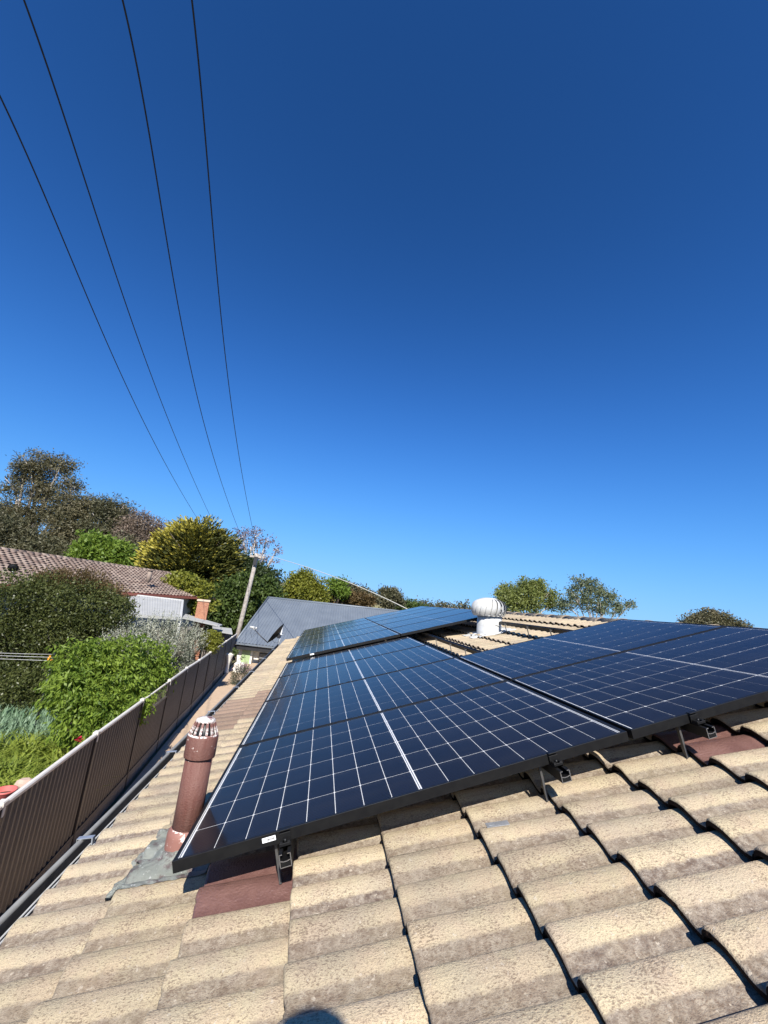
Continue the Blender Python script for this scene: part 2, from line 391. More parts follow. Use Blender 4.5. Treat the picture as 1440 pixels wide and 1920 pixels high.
# ------------------------------------------------------------------ our house: roof with separate tiles
TILT, ROLL, THK = .034, .030, .021
def prof(t):
    'gentle rise from the pan to the crest on the near side, steep fall on the far side'
    if t < .10: return .0
    if t < .72:
        q_ = (t - .10) / .62; return ROLL * (q_ * q_ * (3 - 2 * q_)) ** .9
    if t < .82: return ROLL
    q_ = min(1, (t - .82) / .18); return ROLL * math.sqrt(max(0, 1 - q_ ** 2.2))
TS = [0, .06, .12, .2, .28, .36, .44, .52, .60, .68, .74, .82, .87, .91, .945, .97, .988, 1.0]
def tile_section():
    out = []
    for k in range(2):
        for t in TS[(0 if k == 0 else 1):]:
            out.append(((-1 + k + t) * PER, prof(t)))
    return out
SEC = tile_section()
def tile_into(bm, M=Matrix(), L=.385, lite=False, seed=None):
    sec = SEC if not lite else SEC[::2] + ([SEC[-1]] if len(SEC) % 2 == 0 else [])
    xs = [(-.0, -.007), (.004, -.001), (.012, .0), (L, 0)]
    rows = []
    g = .0012
    vr = random.Random(seed); w1, w2, w3 = vr.uniform(0, 6), vr.uniform(0, 6), vr.uniform(0, 6)
    amp = 0 if seed is None else 1
    chips = {} if seed is None else {vr.randrange(len(sec)): vr.uniform(.002, .007) for _ in range(vr.randrange(0, 4))}
    nose = [amp * (.0016 * math.sin(9 * i / len(sec) + w1) + .0009 * math.sin(23 * i / len(sec) + w2)) + chips.get(i, 0) for i in range(len(sec))]
    lift = [amp * (.0011 * math.sin(7 * i / len(sec) + w3) + .0008 * math.sin(15 * i / len(sec) + w1)) for i in range(len(sec))]
    for x, dz in xs:
        z0 = TILT * (1 - x / .335) + dz
        rows.append([bm.verts.new(M @ Vector((x + (nose[i] if x < .1 else 0), y * (1 - g / PER), z0 + h + (lift[i] if x < .1 else 0) - (.003 if i in chips and x < .006 else 0)))) for i, (y, h) in enumerate(sec)])
    und = []
    for x in (0.0, L):
        z0 = TILT * (1 - x / .335) - THK
        und.append([bm.verts.new(M @ Vector((x + (nose[i] if x < .1 else 0), y * (1 - g / PER), z0 + h * .93 + (lift[i] if x < .1 else 0)))) for i, (y, h) in enumerate(sec)])
    n = len(sec)
    for r0, r1 in zip(rows, rows[1:]):
        for k in range(n - 1):
            f = bm.faces.new((r0[k], r1[k], r1[k + 1], r0[k + 1])); f.smooth = True
    for k in range(n - 1):
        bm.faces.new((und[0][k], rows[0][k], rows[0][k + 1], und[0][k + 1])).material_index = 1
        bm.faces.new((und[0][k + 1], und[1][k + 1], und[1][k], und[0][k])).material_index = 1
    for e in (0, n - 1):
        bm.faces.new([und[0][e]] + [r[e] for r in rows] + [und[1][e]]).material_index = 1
def tile_set(m, edge=None):
    out = []
    for k in range(6):
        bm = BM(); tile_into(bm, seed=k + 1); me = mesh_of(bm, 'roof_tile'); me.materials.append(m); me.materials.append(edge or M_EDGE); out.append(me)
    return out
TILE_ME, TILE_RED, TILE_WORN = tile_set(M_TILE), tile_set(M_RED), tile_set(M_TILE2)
M_EAVE = mat('pale_mortared_tile_end', (.30, .26, .22), (.22, .185, .155), 25, .9)
TILE_EAVE = tile_set(M_TILE, M_EAVE)

house = empty('tiled_house', (1.7, 4, GZ), 'cream concrete tiled house roof carrying the solar panels, nearest building below the camera', 'house')
HL = inv(house)
Z0 = -.150 - TILT - ROLL
def wbox(bm, a, b):
    box(bm, a[0], b[0], a[1], b[1], a[2], b[2])
# deck under the tiles
bm = BM()
box(bm, -.62, 4.08, -4.0, 11.2, Z0 - .06, Z0 - .035)
roof = obj('roof', bm, M_DECK, house, HL @ RM)
rng = random.Random(5)
cand = []
XN0, DX, Y0 = -.648, .335, -.044 - PER
for k in range(0, 15):
    x = XN0 + DX * k
    if x > 4.0: break
    for j in range(-14, 38):
        y = Y0 + 2 * PER * j + (PER if k % 2 else 0)
        if y > 11.25 or y < -4: continue
        p = roofw(x + .15, y, -.17) - CAM
        vis = True
        if -.02 < y - .3 and y < 4.2 and .30 < x < 1.45: vis = False
        if .3 < y < 2.0 and 1.45 <= x < 3.1: vis = False
        if 4.9 < y < 10 and .05 < x < 3.1: vis = False
        if x < -.05 and y < -.45: vis = False
        if y < -1.2: vis = False
        if x > .5 and y > 10: vis = False
        depth = p.dot(CR @ Vector((0, 0, -1)))
        size = 0
        if depth > .2:
            c = CR.transposed() @ p; u = 720 + FPX * c.x / depth; v_ = 960 - FPX * c.y / depth
            if not (-150 < u < 1600 and v_ < 2150): vis = False
            nrm = RM.to_3x3() @ Vector((0, 0, 1))
            size = .1 * abs(nrm.dot(p.normalized())) / depth ** 2
        else: vis = False
        cand.append((vis, size, x, y, k, j))
cand.sort(key=lambda c: (not c[0], -c[1]))
indiv = [c for c in cand[:296] if c[0]]; rest = [c for c in cand if c not in indiv]
RED = {(.19, .12), (2.2, .12)}
def is_red(x, y): return any(0 <= rx - x < DX and abs(ry - y) < PER for rx, ry in RED)
for vis, size, x, y, k, j in indiv:
    me = TILE_ME if k else TILE_EAVE
    lab = None
    if is_red(x, y): me = TILE_RED; lab = 'reddish brown glazed replacement tile'
    elif k in (0, 1) and 2.45 < y < 3.7 and rng.random() < .85: me = TILE_WORN
    M = Matrix.Translation((x + rng.uniform(-.005, .005), y + rng.uniform(-.001, .001), Z0 + rng.uniform(-.001, .003))) @ Matrix.Rotation(R(rng.uniform(-.5, .5)), 4, 'Z') @ Matrix.Rotation(R(rng.uniform(-.4, .4)), 4, 'Y')
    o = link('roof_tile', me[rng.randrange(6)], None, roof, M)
    if lab: o['label'] = lab
bm = BM()
for vis, size, x, y, k, j in rest:
    tile_into(bm, Matrix.Translation((x, y, Z0)), lite=True)
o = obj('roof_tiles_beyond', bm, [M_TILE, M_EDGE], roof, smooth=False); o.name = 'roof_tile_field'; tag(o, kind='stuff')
# far slope, ridge caps
bm = BM(); box(bm, 0, 5.0, -4.0, 11.25, -.02, .02)
obj('back_slope', bm, M_TILE, house, HL @ (RM @ Matrix.Translation((4.14, 0, Z0 + .0)) @ Matrix.Rotation(2 * PITCH, 4, 'Y')))
def cap_mesh():
    bm = BM(); n = 9; L = .42
    rows = []
    for x, s_ in ((0, 1.0), (.015, 1.05), (.05, 1.05), (.06, .98), (L, .92)):
        rows.append([bm.verts.new((math.cos(math.pi * i / n) * .125 * s_, x, (math.sin(math.pi * i / n) * .095 * s_) - (.035 if i in (0, n) else 0))) for i in range(n + 1)])
    for r0, r1 in zip(rows, rows[1:]):
        for k in range(n): bm.faces.new((r0[k], r0[k + 1], r1[k + 1], r1[k])).smooth = True
    bm.faces.new(rows[0][::-1]); bm.faces.new(rows[-1])
    return mesh_of(bm, 'ridge_cap')
CAP = cap_mesh(); CAP.materials.append(M_TILE)
rz = RM @ Vector((4.15, 0, Z0 - .035))
for i in range(37):
    y = -3.9 + .41 * i
    link('ridge_cap', CAP, None, house, HL @ Matrix.Translation((rz.x + rng.uniform(-.006, .006), y, rz.z - .01 + rng.uniform(-.004, .004))) @ Matrix.Rotation(R(rng.uniform(-1, 1)), 4, 'Z'))
# gable verge, fascia, gutter, walls
e0 = RM @ Vector((XN0, 0, Z0))
GX, GZT = -.697, -.425
bm = BM()
gp = [(-.0, 0), (-.0, -.085), (.018, -.10), (.125, -.10), (.14, -.09), (.14, .01), (.136, .01), (.136, -.086), (.123, -.094), (.02, -.094), (.004, -.082), (.004, 0)]
Mg = Matrix.Translation((GX, 0, GZT))
r0 = [bm.verts.new(Vector((GX + a, -4.0, GZT + b))) for a, b in gp]; r1 = [bm.verts.new(Vector((GX + a, 10.6, GZT + b))) for a, b in gp]
for k in range(len(gp)):
    f = bm.faces.new((r0[k], r0[(k + 1) % len(gp)], r1[(k + 1) % len(gp)], r1[k])); f.material_index = 1 if 6 <= k <= 10 else 0
bm.faces.new(r0[::-1]); bm.faces.new(r1)
gut = obj('gutter', bm, [M_GUTTER, M_GUTIN], house, HL)
bm = BM(); tube(bm, [(GX + .004, -4, GZT + .002), (GX + .004, 10.6, GZT + .002)], .0125, 8)
obj('gutter_bead', bm, M_GUTTER, gut)
for k_, (px, pz) in enumerate(((GX + .040, GZT - .03), (GX + .056, GZT - .03))):
    bm = BM(); tube(bm, [(px, y, pz + .006 * math.sin(y * 2.1 + k_)) for y in np.arange(-4, 10.5, .5)], .0045, 6)
    obj('gutter_wire', bm, M_WHITEMETAL, gut)
for yb in (-1.4, .915, 2.16, 3.4, 4.7, 6.0, 7.6, 9.2):
    bm = BM(); box(bm, -.012, .062, -.014, .014, 0, .003); box(bm, .056, .062, -.014, .014, -.03, .0); box(bm, -.014, -.012, -.014, .014, -.02, .003)
    obj('gutter_bracket', bm, M_GALV, gut, Matrix.Translation((GX, yb, GZT + .014)) @ Matrix.Rotation(R(-8), 4, 'Y'))
bm = BM(); box(bm, GX + .145, GX + .17, -4.0, 11.2, GZT - .17, GZT + .03); obj('fascia', bm, M_WALL, house, HL)
bm = BM(); box(bm, GX + .17, GX + .42, -4.0, 11.0, GZT - .17, GZT - .155); obj('soffit', bm, M_WALL, house, HL)
bm = BM(); box(bm, GX + .42, 8.4, -3.6, 10.9, GZ, GZT - .155); obj('wall', bm, M_WALLCREAM, house, HL)
bm = BM()
tri = [(GX + .42, GZT - .15), (8.3, GZT - .15), (4.1, .78)]
f0 = [bm.verts.new((x, 10.9, z)) for x, z in tri]; f1 = [bm.verts.new((x, 10.88, z)) for x, z in tri]
bm.faces.new(f0); bm.faces.new(f1[::-1])
obj('gable_wall', bm, M_WALLCREAM, house, HL)
bm = BM(); box(bm, -.66, 4.1, 11.2, 11.225, Z0 - .12, Z0 + .02); obj('barge_board', bm, M_WALL, house, HL @ RM)

# small things on the tiles
o = BM(); box(o, -.042, .042, -.014, .014, 0, .0025); box(o, -.034, -.012, -.006, .006, .0025, .0028)
tp = obj('metal_tag', o, M_GALV, None, RM @ Matrix.Translation((1.10, -.065, Z0 + TILT * .86 + ROLL + .002)) @ Matrix.Rotation(R(-4), 4, 'Z') @ Matrix.Rotation(R(6), 4, 'Y'))
tag(tp, 'small flat grey metal tag lying on a cream roof tile below the panels', 'tag')

# ------------------------------------------------------------------ solar panels
CX, CY, CG = .1065, .1835, .011
W_, D_ = 1.762, 1.124
def cell_mesh():
    bm = BM(); w, h, c = CX - .0025, CY - .0034, .004
    pts = [(c, 0), (w - c, 0), (w, c), (w, h - c), (w - c, h), (c, h), (0, h - c), (0, c)]
    top = [bm.verts.new((x, y, 0)) for x, y in pts]; bot = [bm.verts.new((x, y, -.0006)) for x, y in pts]
    bm.faces.new(top)
    for k in range(8): bm.faces.new((bot[k], bot[(k + 1) % 8], top[(k + 1) % 8], top[k]))
    return mesh_of(bm, 'solar_cell')
CELL = cell_mesh(); CELL.materials.append(M_CELL)
def frame_bm():
    bm = BM(); x0, x1, y0, y1 = -.0235, -.0235 + W_, -.0105, -.0105 + D_; t = .0115
    for a, b, c, d in ((x0, x1, y0, y0 + t), (x0, x1, y1 - t, y1), (x0, x0 + t, y0 + t, y1 - t), (x1 - t, x1, y0 + t, y1 - t)):
        box(bm, a, b, c, d, -.035, .0016)
    for a, b, c, d in ((x0 + t, x1 - t, y0 + t, y0 + .03), (x0 + t, x1 - t, y1 - .03, y1 - t)):
        box(bm, a, b, c, d, -.035, -.033)
    bmesh.ops.bevel(bm, geom=[e for e in bm.edges if e.calc_length() > .5 and all(v.co.z > 0 for v in e.verts)], offset=.0008, segments=1, affect='EDGES')
    return bm
FR = mesh_of(frame_bm(), 'frame'); FR.materials.append(M_FRAME)
def sheet(z, name, m, mg=.0115):
    bm = BM(); quad(bm, [(-.0235 + mg, -.0105 + mg, z), (-.0235 + W_ - mg, -.0105 + mg, z), (-.0235 + W_ - mg, -.0105 + D_ - mg, z), (-.0235 + mg, -.0105 + D_ - mg, z)])
    me = mesh_of(bm, name, recalc=False); me.materials.append(m); return me
GLS, BCK = sheet(0, 'glass', M_GLASS), sheet(-.0050, 'backsheet', M_BACK)
def ribbon_me():
    bm = BM(); L = 8 * CX
    for x in (L + CG / 2 - .0022, -.0085, 16 * CX + CG + .0030): box(bm, x, x + .0036, .004, 6 * CY - .006, -.0045, -.0040)
    return mesh_of(bm, 'busbar')
RIB = ribbon_me(); RIB.materials.append(M_RIBBON)
def cells_joined():
    bm = BM()
    for i in range(16):
        for j in range(6):
            x = i * CX + .002 + (CG if i >= 8 else 0); y = j * CY + .001
            box(bm, x, x + CX - .0036, y, y + CY - .0028, -.0046, -.0040)
    return mesh_of(bm, 'solar_cells')
CELLS = cells_joined(); CELLS.materials.append(M_CELL)
PG = 'solar panels on the tiled roof'
def panel(x, y, z, label, near, sx=1.0, tilt=0):
    M = RM @ Matrix.Translation((x, y, z)) @ Matrix.Rotation(tilt, 4, 'Y') @ Matrix.Diagonal((sx, 1, 1, 1))
    p = empty('solar_panel', M, label, 'solar panel', PG)
    link('frame', FR, None, p); link('backsheet', BCK, None, p); link('glass', GLS, None, p); link('busbar', RIB, None, p)
    if near:
        for i in range(16):
            for j in range(6):
                link('solar_cell', CELL, None, p, Matrix.Translation((i * CX + .00125 + (CG if i >= 8 else 0), j * CY + .0015, -.0042)))
    else:
        tag(link('solar_cell_grid', CELLS, None, p), kind='stuff')
    return p
PITCHY = 1.1395
near_labels = ['solar panel nearest the camera, with a white barcode sticker on its front edge',
               'solar panel directly behind the one with the barcode sticker',
               'third solar panel counting away from the barcode sticker',
               'solar panel partly hidden under the front edge of the raised far array']
for k in range(4):
    p = panel(0, k * PITCHY, 0, near_labels[k], True)
    if k == 0:
        st = BM(); box(st, .272, .318, -.0114, -.0105, -.022, -.007); sk = obj('barcode_sticker', st, M_STICK, p)
        bm = BM(); rr = random.Random(3); x = .287
        while x < .312:
            w = rr.choice((.0006, .001, .0016)); box(bm, x, x + w, -.01165, -.0114, -.0185, -.0115); x += w + rr.choice((.0006, .0012))
        obj('barcode', bm, M_INK, sk)
XC2 = 1.7835
panel(XC2, 0, 0, 'large solar panel at the right edge of the photo, over the brown tile', True)
panel(XC2, PITCHY, 0, 'solar panel directly below the bare tile gap, right of the white roof ventilator', True)
words = ['front', 'second', 'third', 'fourth', 'rearmost']
for k in range(5):
    for c in range(2):
        sd = ('left', 'right')[c]
        if k == 0: lab = ('front left panel of the raised far array, white clip and sticker on its edge', 'front right panel of the raised far array, its edge ending at the white roof ventilator')[c]
        else: lab = '%s row panel on the %s side of the raised far solar array reflecting blue sky' % (words[k], sd)
        p = panel(-.012 + c * 1.70, 4.68 + k * PITCHY, .042, lab, False, .957)
        if k == 0 and c == 0:
            bm = BM(); box(bm, .33, .39, -.0125, -.0105, -.024, -.006); obj('sticker', bm, M_STICK, p)

# rails
RAILP = [(-.02, -.02), (.02, -.02), (.02, .02), (.008, .02), (.008, .016), (.015, .016), (.015, 0), (.006, -.003), (-.006, -.003), (-.015, 0), (-.015, .016), (-.008, .016), (-.008, .02), (-.02, .02)]
SLOTP = [(-.013, -.016), (.013, -.016), (.013, -.006), (-.013, -.006)]
def rail(x, lab):
    zr = -.035 - .021
    t = empty('mounting_rail', RM @ Matrix.Translation((x, -.085, zr)), lab, 'mounting rail', 'black aluminium mounting rails under the panels')
    bm = BM(); rot = Matrix.Rotation(R(90), 4, 'Z')
    extrude(bm, [(-a, b) for a, b in RAILP], .0012, 10.3, rot); obj('rail', bm, M_FRAME, t)
    bm = BM()
    segs = [((-.0195, -.0195), (.0195, -.0195)), ((.0185, -.0195), (.0185, .0195)), ((-.0185, -.0195), (-.0185, .0195)), ((-.0185, .0005), (-.006, -.003)), ((-.006, -.003), (.006, -.003)), ((.006, -.003), (.0185, .0005)), ((-.0185, .0185), (-.009, .0185)), ((.009, .0185), (.0185, .0185))]
    for (a, b), (c, d) in segs:
        n = Vector((-(d - b), c - a)).normalized() * .0013
        quad(bm, [(a + n.x, 0, b + n.y), (c + n.x, 0, d + n.y), (c - n.x, 0, d - n.y), (a - n.x, 0, b - n.y)])
    obj('rail_end', bm, M_SILVER, t)
    # end clamp on the panel edge
    bm = BM(); y = .0725
    box(bm, -.019, .019, y - .038, y - .006, .0215, .026); box(bm, -.019, .019, y - .008, y - .0025, .0215, .052); box(bm, -.019, .019, y - .011, y + .009, .0587, .0625)
    box(bm, -.019, .019, y - .038, y - .034, .0215, .034)
    box(bm, -.017, -.008, y - .034, y - .01, .026, .036); box(bm, .008, .017, y - .034, y - .01, .026, .036)
    bmesh.ops.bevel(bm, geom=list(bm.edges), offset=.0008, segments=1, affect='EDGES')
    ec = obj('end_clamp', bm, M_FRAME, t)
    bm = BM(); lathe(bm, [(.0055, .026), (.0055, .041), (.003, .041)], 6, Matrix.Translation((0, y - .022, 0))); obj('bolt', bm, M_FRAME, ec)
    for yy in ((.125, 1.5, 2.9, 3.45, 4.1, 5.4, 6.8, 8.2, 9.6) if x > 1.9 else (.125, 1.6, 3.1, 4.6, 6.1, 7.6, 9.1)):
        bm = BM()
        box(bm, -.044, -.040, yy - .011, yy + .011, -.125, .014); box(bm, -.049, -.044, yy - .011, yy - .007, -.125, .004); box(bm, -.040, -.02, yy - .011, yy + .011, .0, .005)
        obj('roof_hook', bm, M_HOOK, t)
rail(.352, 'black mounting rail ending over the red brown tile beside the barcode sticker')
rail(1.396, 'middle black mounting rail with its cut end over cream tiles')
rail(2.055, 'black mounting rail ending over the brown tile at the right, crossing the lower tile gap')
rail(3.075, 'black mounting rail highest up the roof, crossing the bare tiles')

# ------------------------------------------------------------------ vent pipe
pb = roofw(-.150, .455, -.165)
vp = empty('vent_pipe', pb, 'brown painted upright vent pipe with flaking paint and slotted cowl, beside the panel corner', 'vent pipe')
bm = BM(); lathe(bm, [(.058, 0), (.058, .42)], 32); obj('pipe', bm, M_PIPE, vp)
bm = BM(); lathe(bm, [(.073, -.06), (.073, .055), (.0705, .070), (.062, .082), (.0585, .085)], 32, cap=False); obj('socket', bm, M_SOCKET, vp)
bm = BM(); lathe(bm, [(.059, .365), (.066, .362), (.067, .366), (.067, .448), (.065, .453), (.052, .453)], 32, cap=False); obj('collar', bm, M_PIPE, vp)
bm = BM(); lathe(bm, [(.041, .508), (.041, .515), (.036, .521), (.02, .524), (.001, .525)], 24); cowl = obj('cowl', bm, M_COWL, vp)
bm = BM(); lathe(bm, [(.0655, .4535), (.064, .459), (.058, .460)], 28, cap=False); obj('cowl_ring', bm, M_COWL, cowl)
BAR = BM()
box(BAR, -.0048, .0048, -.003, .003, 0, .062); BAR = mesh_of(BAR, 'cowl_bar'); BAR.materials.append(M_COWL)
for k in range(14):
    a = 2 * math.pi * k / 14
    link('cowl_bar', BAR, None, cowl, Matrix.Rotation(a, 4, 'Z') @ Matrix.Translation((0, .0615, .455)) @ Matrix.Rotation(R(21), 4, 'X'))
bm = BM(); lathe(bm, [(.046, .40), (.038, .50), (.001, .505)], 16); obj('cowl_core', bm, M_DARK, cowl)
# lead flashing dressed over the rolls
bm = BM(); nx, ny = 44, 44; X0, X1, Ya, Yb = -.40, .02, .225, .65; G = {}
for i in range(nx + 1):
    for j in range(ny + 1):
        x = X0 + (X1 - X0) * i / nx; y = Ya + (Yb - Ya) * j / ny
        lo_ = np.interp(y, [.225, .25, .28, .34, .385, .43, .48, .53, .58, .65], [-.30, -.355, -.382, -.372, -.285, -.345, -.365, -.35, -.30, -.325]) + .004 * math.sin(y * 140)
        xx = lo_ + (X1 - lo_) * i / nx
        t = ((y - (Y0 - PER)) / PER) % 1.0
        h = max(prof((t + dt) % 1.0) for dt in (-.09, -.05, 0, .05, .09)); xs = ((xx - XN0) / DX) % 1.0
        z = Z0 + TILT * (1 - xs) + h + .006
        if xs > .94: z += TILT * ((xs - .94) / .06)
        d = math.hypot(xx + .15, (y - .455))
        z = max(z, Z0 + .075 - max(0, d - .075) * .65) if d < .16 else z
        z += .0022 * math.sin(x * 90 + y * 40) * math.sin(y * 63 - x * 22)
        G[i, j] = bm.verts.new((xx, y, z))
for i in range(nx):
    for j in range(ny):
        bm.faces.new((G[i, j], G[i + 1, j], G[i + 1, j + 1], G[i, j + 1])).smooth = True
bmesh.ops.solidify(bm, geom=list(bm.faces), thickness=.003)
obj('lead_flashing', bm, M_LEAD, vp, inv(vp) @ RM, smooth=True)

# ------------------------------------------------------------------ roof ventilator (whirlybird)
tb = roofw(2.93, 4.42, -.165)
rv = empty('roof_ventilator', tb, 'white spinning roof ventilator on a round throat standing on bare tiles', 'roof ventilator')
bm = BM(); lathe(bm, [(.178, -.12), (.178, .235), (.17, .235)], 36, cap=False); obj('throat', bm, M_WHITEMETAL, rv)
bm = BM()
for k in range(36):
    pass
lathe(bm, [(.180, .108), (.184, .112), (.184, .118), (.180, .122)], 36, Matrix.Rotation(R(9), 4, 'Y'), cap=False); obj('strap', bm, M_WHITEMETAL, rv)
bm = BM()
dome_p = [(.205, .225), (.227, .25), (.243, .295), (.246, .335), (.238, .378), (.213, .42), (.168, .453), (.112, .474)]
for i in range(1):
    seg = 5; a0, a1 = 0, 2 * math.pi / 20 * 1.18
    G = {}
    for a_ in range(seg + 1):
        f = a_ / seg; off = .017 * (1 - f) - .019 * f + .006 * math.sin(math.pi * f)
        for j, (r, z) in enumerate(dome_p):
            ang = a0 + (a1 - a0) * f + .28 * (j / (len(dome_p) - 1))
            G[a_, j] = bm.verts.new(((r + off) * math.cos(ang), (r + off) * math.sin(ang), z))
    for a_ in range(seg):
        for j in range(len(dome_p) - 1): bm.faces.new((G[a_, j], G[a_ + 1, j], G[a_ + 1, j + 1], G[a_, j + 1])).smooth = True
VANE = mesh_of(bm, 'vane', recalc=False); VANE.materials.append(M_WHITEMETAL)
bm = BM(); lathe(bm, [(.14, .454), (.13, .475), (.09, .486), (.04, .491), (.002, .492)], 32, cap=False); dome = obj('dome', bm, M_WHITEMETAL, rv)
dome.matrix_local = Matrix.Translation((0, 0, .005)) @ Matrix.Rotation(R(-3), 4, 'Y')
for k in range(20): link('vane', VANE, None, dome, Matrix.Rotation(2 * math.pi * k / 20, 4, 'Z'))
bm = BM(); lathe(bm, [(.19, .232), (.212, .230), (.212, .222), (.19, .222)], 36, cap=False); obj('lower_ring', bm, M_WHITEMETAL, dome)
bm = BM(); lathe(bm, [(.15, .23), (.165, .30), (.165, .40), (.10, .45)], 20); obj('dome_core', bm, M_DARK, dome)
bm = BM(); nx, ny = 14, 30; G = {}
for i in range(nx + 1):
    for j in range(ny + 1):
        x = 2.63 + .60 * i / nx; y = 4.12 + .60 * j / ny
        if i < 3: x = 2.63 + .60 * i / nx + .05 * math.sin(y * 20)
        t = ((y - (Y0 - PER)) / PER) % 1.0; xs = ((x - XN0) / DX) % 1.0
        z = Z0 + max(TILT * (1 - xs), TILT * .5) + prof(t) * .95 + .006
        G[i, j] = bm.verts.new((x, y, z))
for i in range(nx):
    for j in range(ny): bm.faces.new((G[i, j], G[i + 1, j], G[i + 1, j + 1], G[i, j + 1])).smooth = True
obj('flashing_skirt', bm, M_WHITEMETAL, rv, inv(rv) @ RM, smooth=True)

# ------------------------------------------------------------------ satellite dish
ds = empty('satellite_dish', at(523, 1213, 10.6), 'dark edge-on satellite dish with white receiver at the end of the tiled roof', 'satellite dish')
DI = inv(ds); Y = 10.6
bm = BM(); tube(bm, [at(519, 1222, Y), at(523, 1206, Y), at(530, 1176, Y)], .019, 10); obj('mast', bm, M_GALV, ds, DI)
for v_ in (1185, 1190):
    bm = BM(); a = at(526, v_, Y); tube(bm, [a + Vector((-.03, 0, 0)), a + Vector((.10, -.01, .006))], .006, 6); obj('mast_bracket', bm, M_GALV, ds, DI)
a, b = at(502, 1205, Y), at(532, 1169.5, Y); ax = (b - a); cen = (a + b) / 2; nrm = (ax.cross((cen - CAM).normalized()).normalized() + Vector((0, .12, 0))).normalized()
if nrm.x > 0: nrm = -nrm
Md = Matrix.Translation(cen) @ nrm.to_track_quat('Z', 'Y').to_matrix().to_4x4()
bm = BM(); Rd = ax.length / 2; rings = [(Rd * f, -.085 * (1 - f * f)) for f in (.02, .2, .4, .6, .8, .95, 1.0)]
lathe(bm, rings, 32, Md, cap=False)
bmesh.ops.solidify(bm, geom=list(bm.faces), thickness=.008); dish = obj('reflector', bm, M_DARK, ds, DI, smooth=True)
bm = BM(); box(bm, -.075, .075, -.06, .06, -.16, -.085, Md); bmesh.ops.bevel(bm, geom=list(bm.edges), offset=.012, segments=2, affect='EDGES'); obj('back_bracket', bm, M_DARK, ds, DI)
lnb = at(477, 1180, Y)
bm = BM(); tube(bm, [a, at(490, 1194, Y), lnb], .012, 8); obj('receiver_arm', bm, M_DARK, ds, DI)
bm = BM(); tube(bm, [at(477, 1181, Y), at(475, 1177, Y)], [.02, .026], 8); tube(bm, [at(469, 1175.5, Y), at(477.5, 1177, Y)], [.03, .034], 12); tube(bm, [at(479, 1177.4, Y), at(482, 1178, Y)], [.028, .036], 12)
obj('receiver', bm, M_WHITEMETAL, ds, DI)
bm = BM()
cp = [(471, 1180), (470, 1187), (472, 1196), (475, 1193), (477, 1189), (481, 1188)]
tube(bm, [at(u, v_, Y) for u, v_ in cp], .004, 5)
tube(bm, [at(517.5 + 6 * math.cos(t), 1199 + 6.5 * math.sin(t), Y) for t in np.linspace(0, 6.5, 26)], .004, 5)
obj('cable', bm, M_CABLE, ds, DI)

# ------------------------------------------------------------------ steel fence
fence = empty('steel_fence', (FP[0].x, FP[0].y, GZ), 'brown ribbed steel fence with cream capping running along the side path', 'fence')
FI = inv(fence)
def rib_profile(L):
    pts = [(0, 0)]; x = .045
    while x < L - .06:
        pts += [(x, 0), (x + .018, -.022), (x + .042, -.022), (x + .060, 0)]; x += .128
    pts.append((L, 0)); return pts
for i, (a, b) in enumerate(zip(FP, FP[1:])):
    a = Vector((a.x, a.y, GZ)); b = Vector((b.x, b.y, GZ)); M = FI @ frame_of(a, b); L = (b - a).length
    top = 1.77 if i != 3 else 1.38
    bm = BM(); pr = rib_profile(L - .05)
    lo = [bm.verts.new((.025 + x, y, .27)) for x, y in pr]; hi = [bm.verts.new((.025 + x, y, top)) for x, y in pr]
    for k in range(len(pr) - 1): bm.faces.new((lo[k], lo[k + 1], hi[k + 1], hi[k]))
    obj('fence_sheet', bm, M_FENCE, fence, M)
    bm = BM()
    for c, z in ((-.03, .245), ):
        box(bm, .03, L - .03, -.036, -.030, .245, .30); box(bm, .03, L - .03, .008, .014, .245, .30); box(bm, .03, L - .03, -.036, .014, .238, .246)
    obj('bottom_rail', bm, M_FENCE, fence, M)
    bm = BM(); box(bm, .03, L - .03, -.03, .01, .0, .232); obj('plinth_board', bm, M_PLINTH, fence, M)
    if i != 3:
        bm = BM(); extrude(bm, [(-.042, 1.755), (.02, 1.755), (.022, 1.79), (.008, 1.806), (-.03, 1.806), (-.044, 1.79)], .03, L - .03, Matrix()); obj('top_capping', bm, M_FENCECAP, fence, M)
    else:
        bm = BM(); box(bm, .03, L - .03, -.034, .014, 1.37, 1.40); obj('middle_rail', bm, M_FENCE, fence, M)
        bm = BM()
        for k in range(int(L / .09)): 
            x = .05 + k * .09; box(bm, x, x + .008, -.012, -.008, 1.40, 1.76)
        for z in np.arange(1.44, 1.76, .075): box(bm, .03, L - .03, -.016, -.0125, z, z + .008)
        obj('mesh_infill', bm, M_FENCE, fence, M)
        bm = BM(); box(bm, .03, L - .03, -.03, .01, 1.76, 1.785); obj('top_rail', bm, M_FENCECAP, fence, M)
    bm = BM(); box(bm, -.028, .028, -.042, .022, 0, 1.80); obj('post', bm, M_FENCEDK, fence, M)
    bm = BM(); box(bm, -.055, .055, -.052, .032, 1.765, 1.825); box(bm, -.022, .022, -.05, -.042, 1.66, 1.765)
    bmesh.ops.bevel(bm, geom=list(bm.edges), offset=.008, segments=2, affect='EDGES'); obj('post_cap', bm, M_FENCECAP, fence, M)

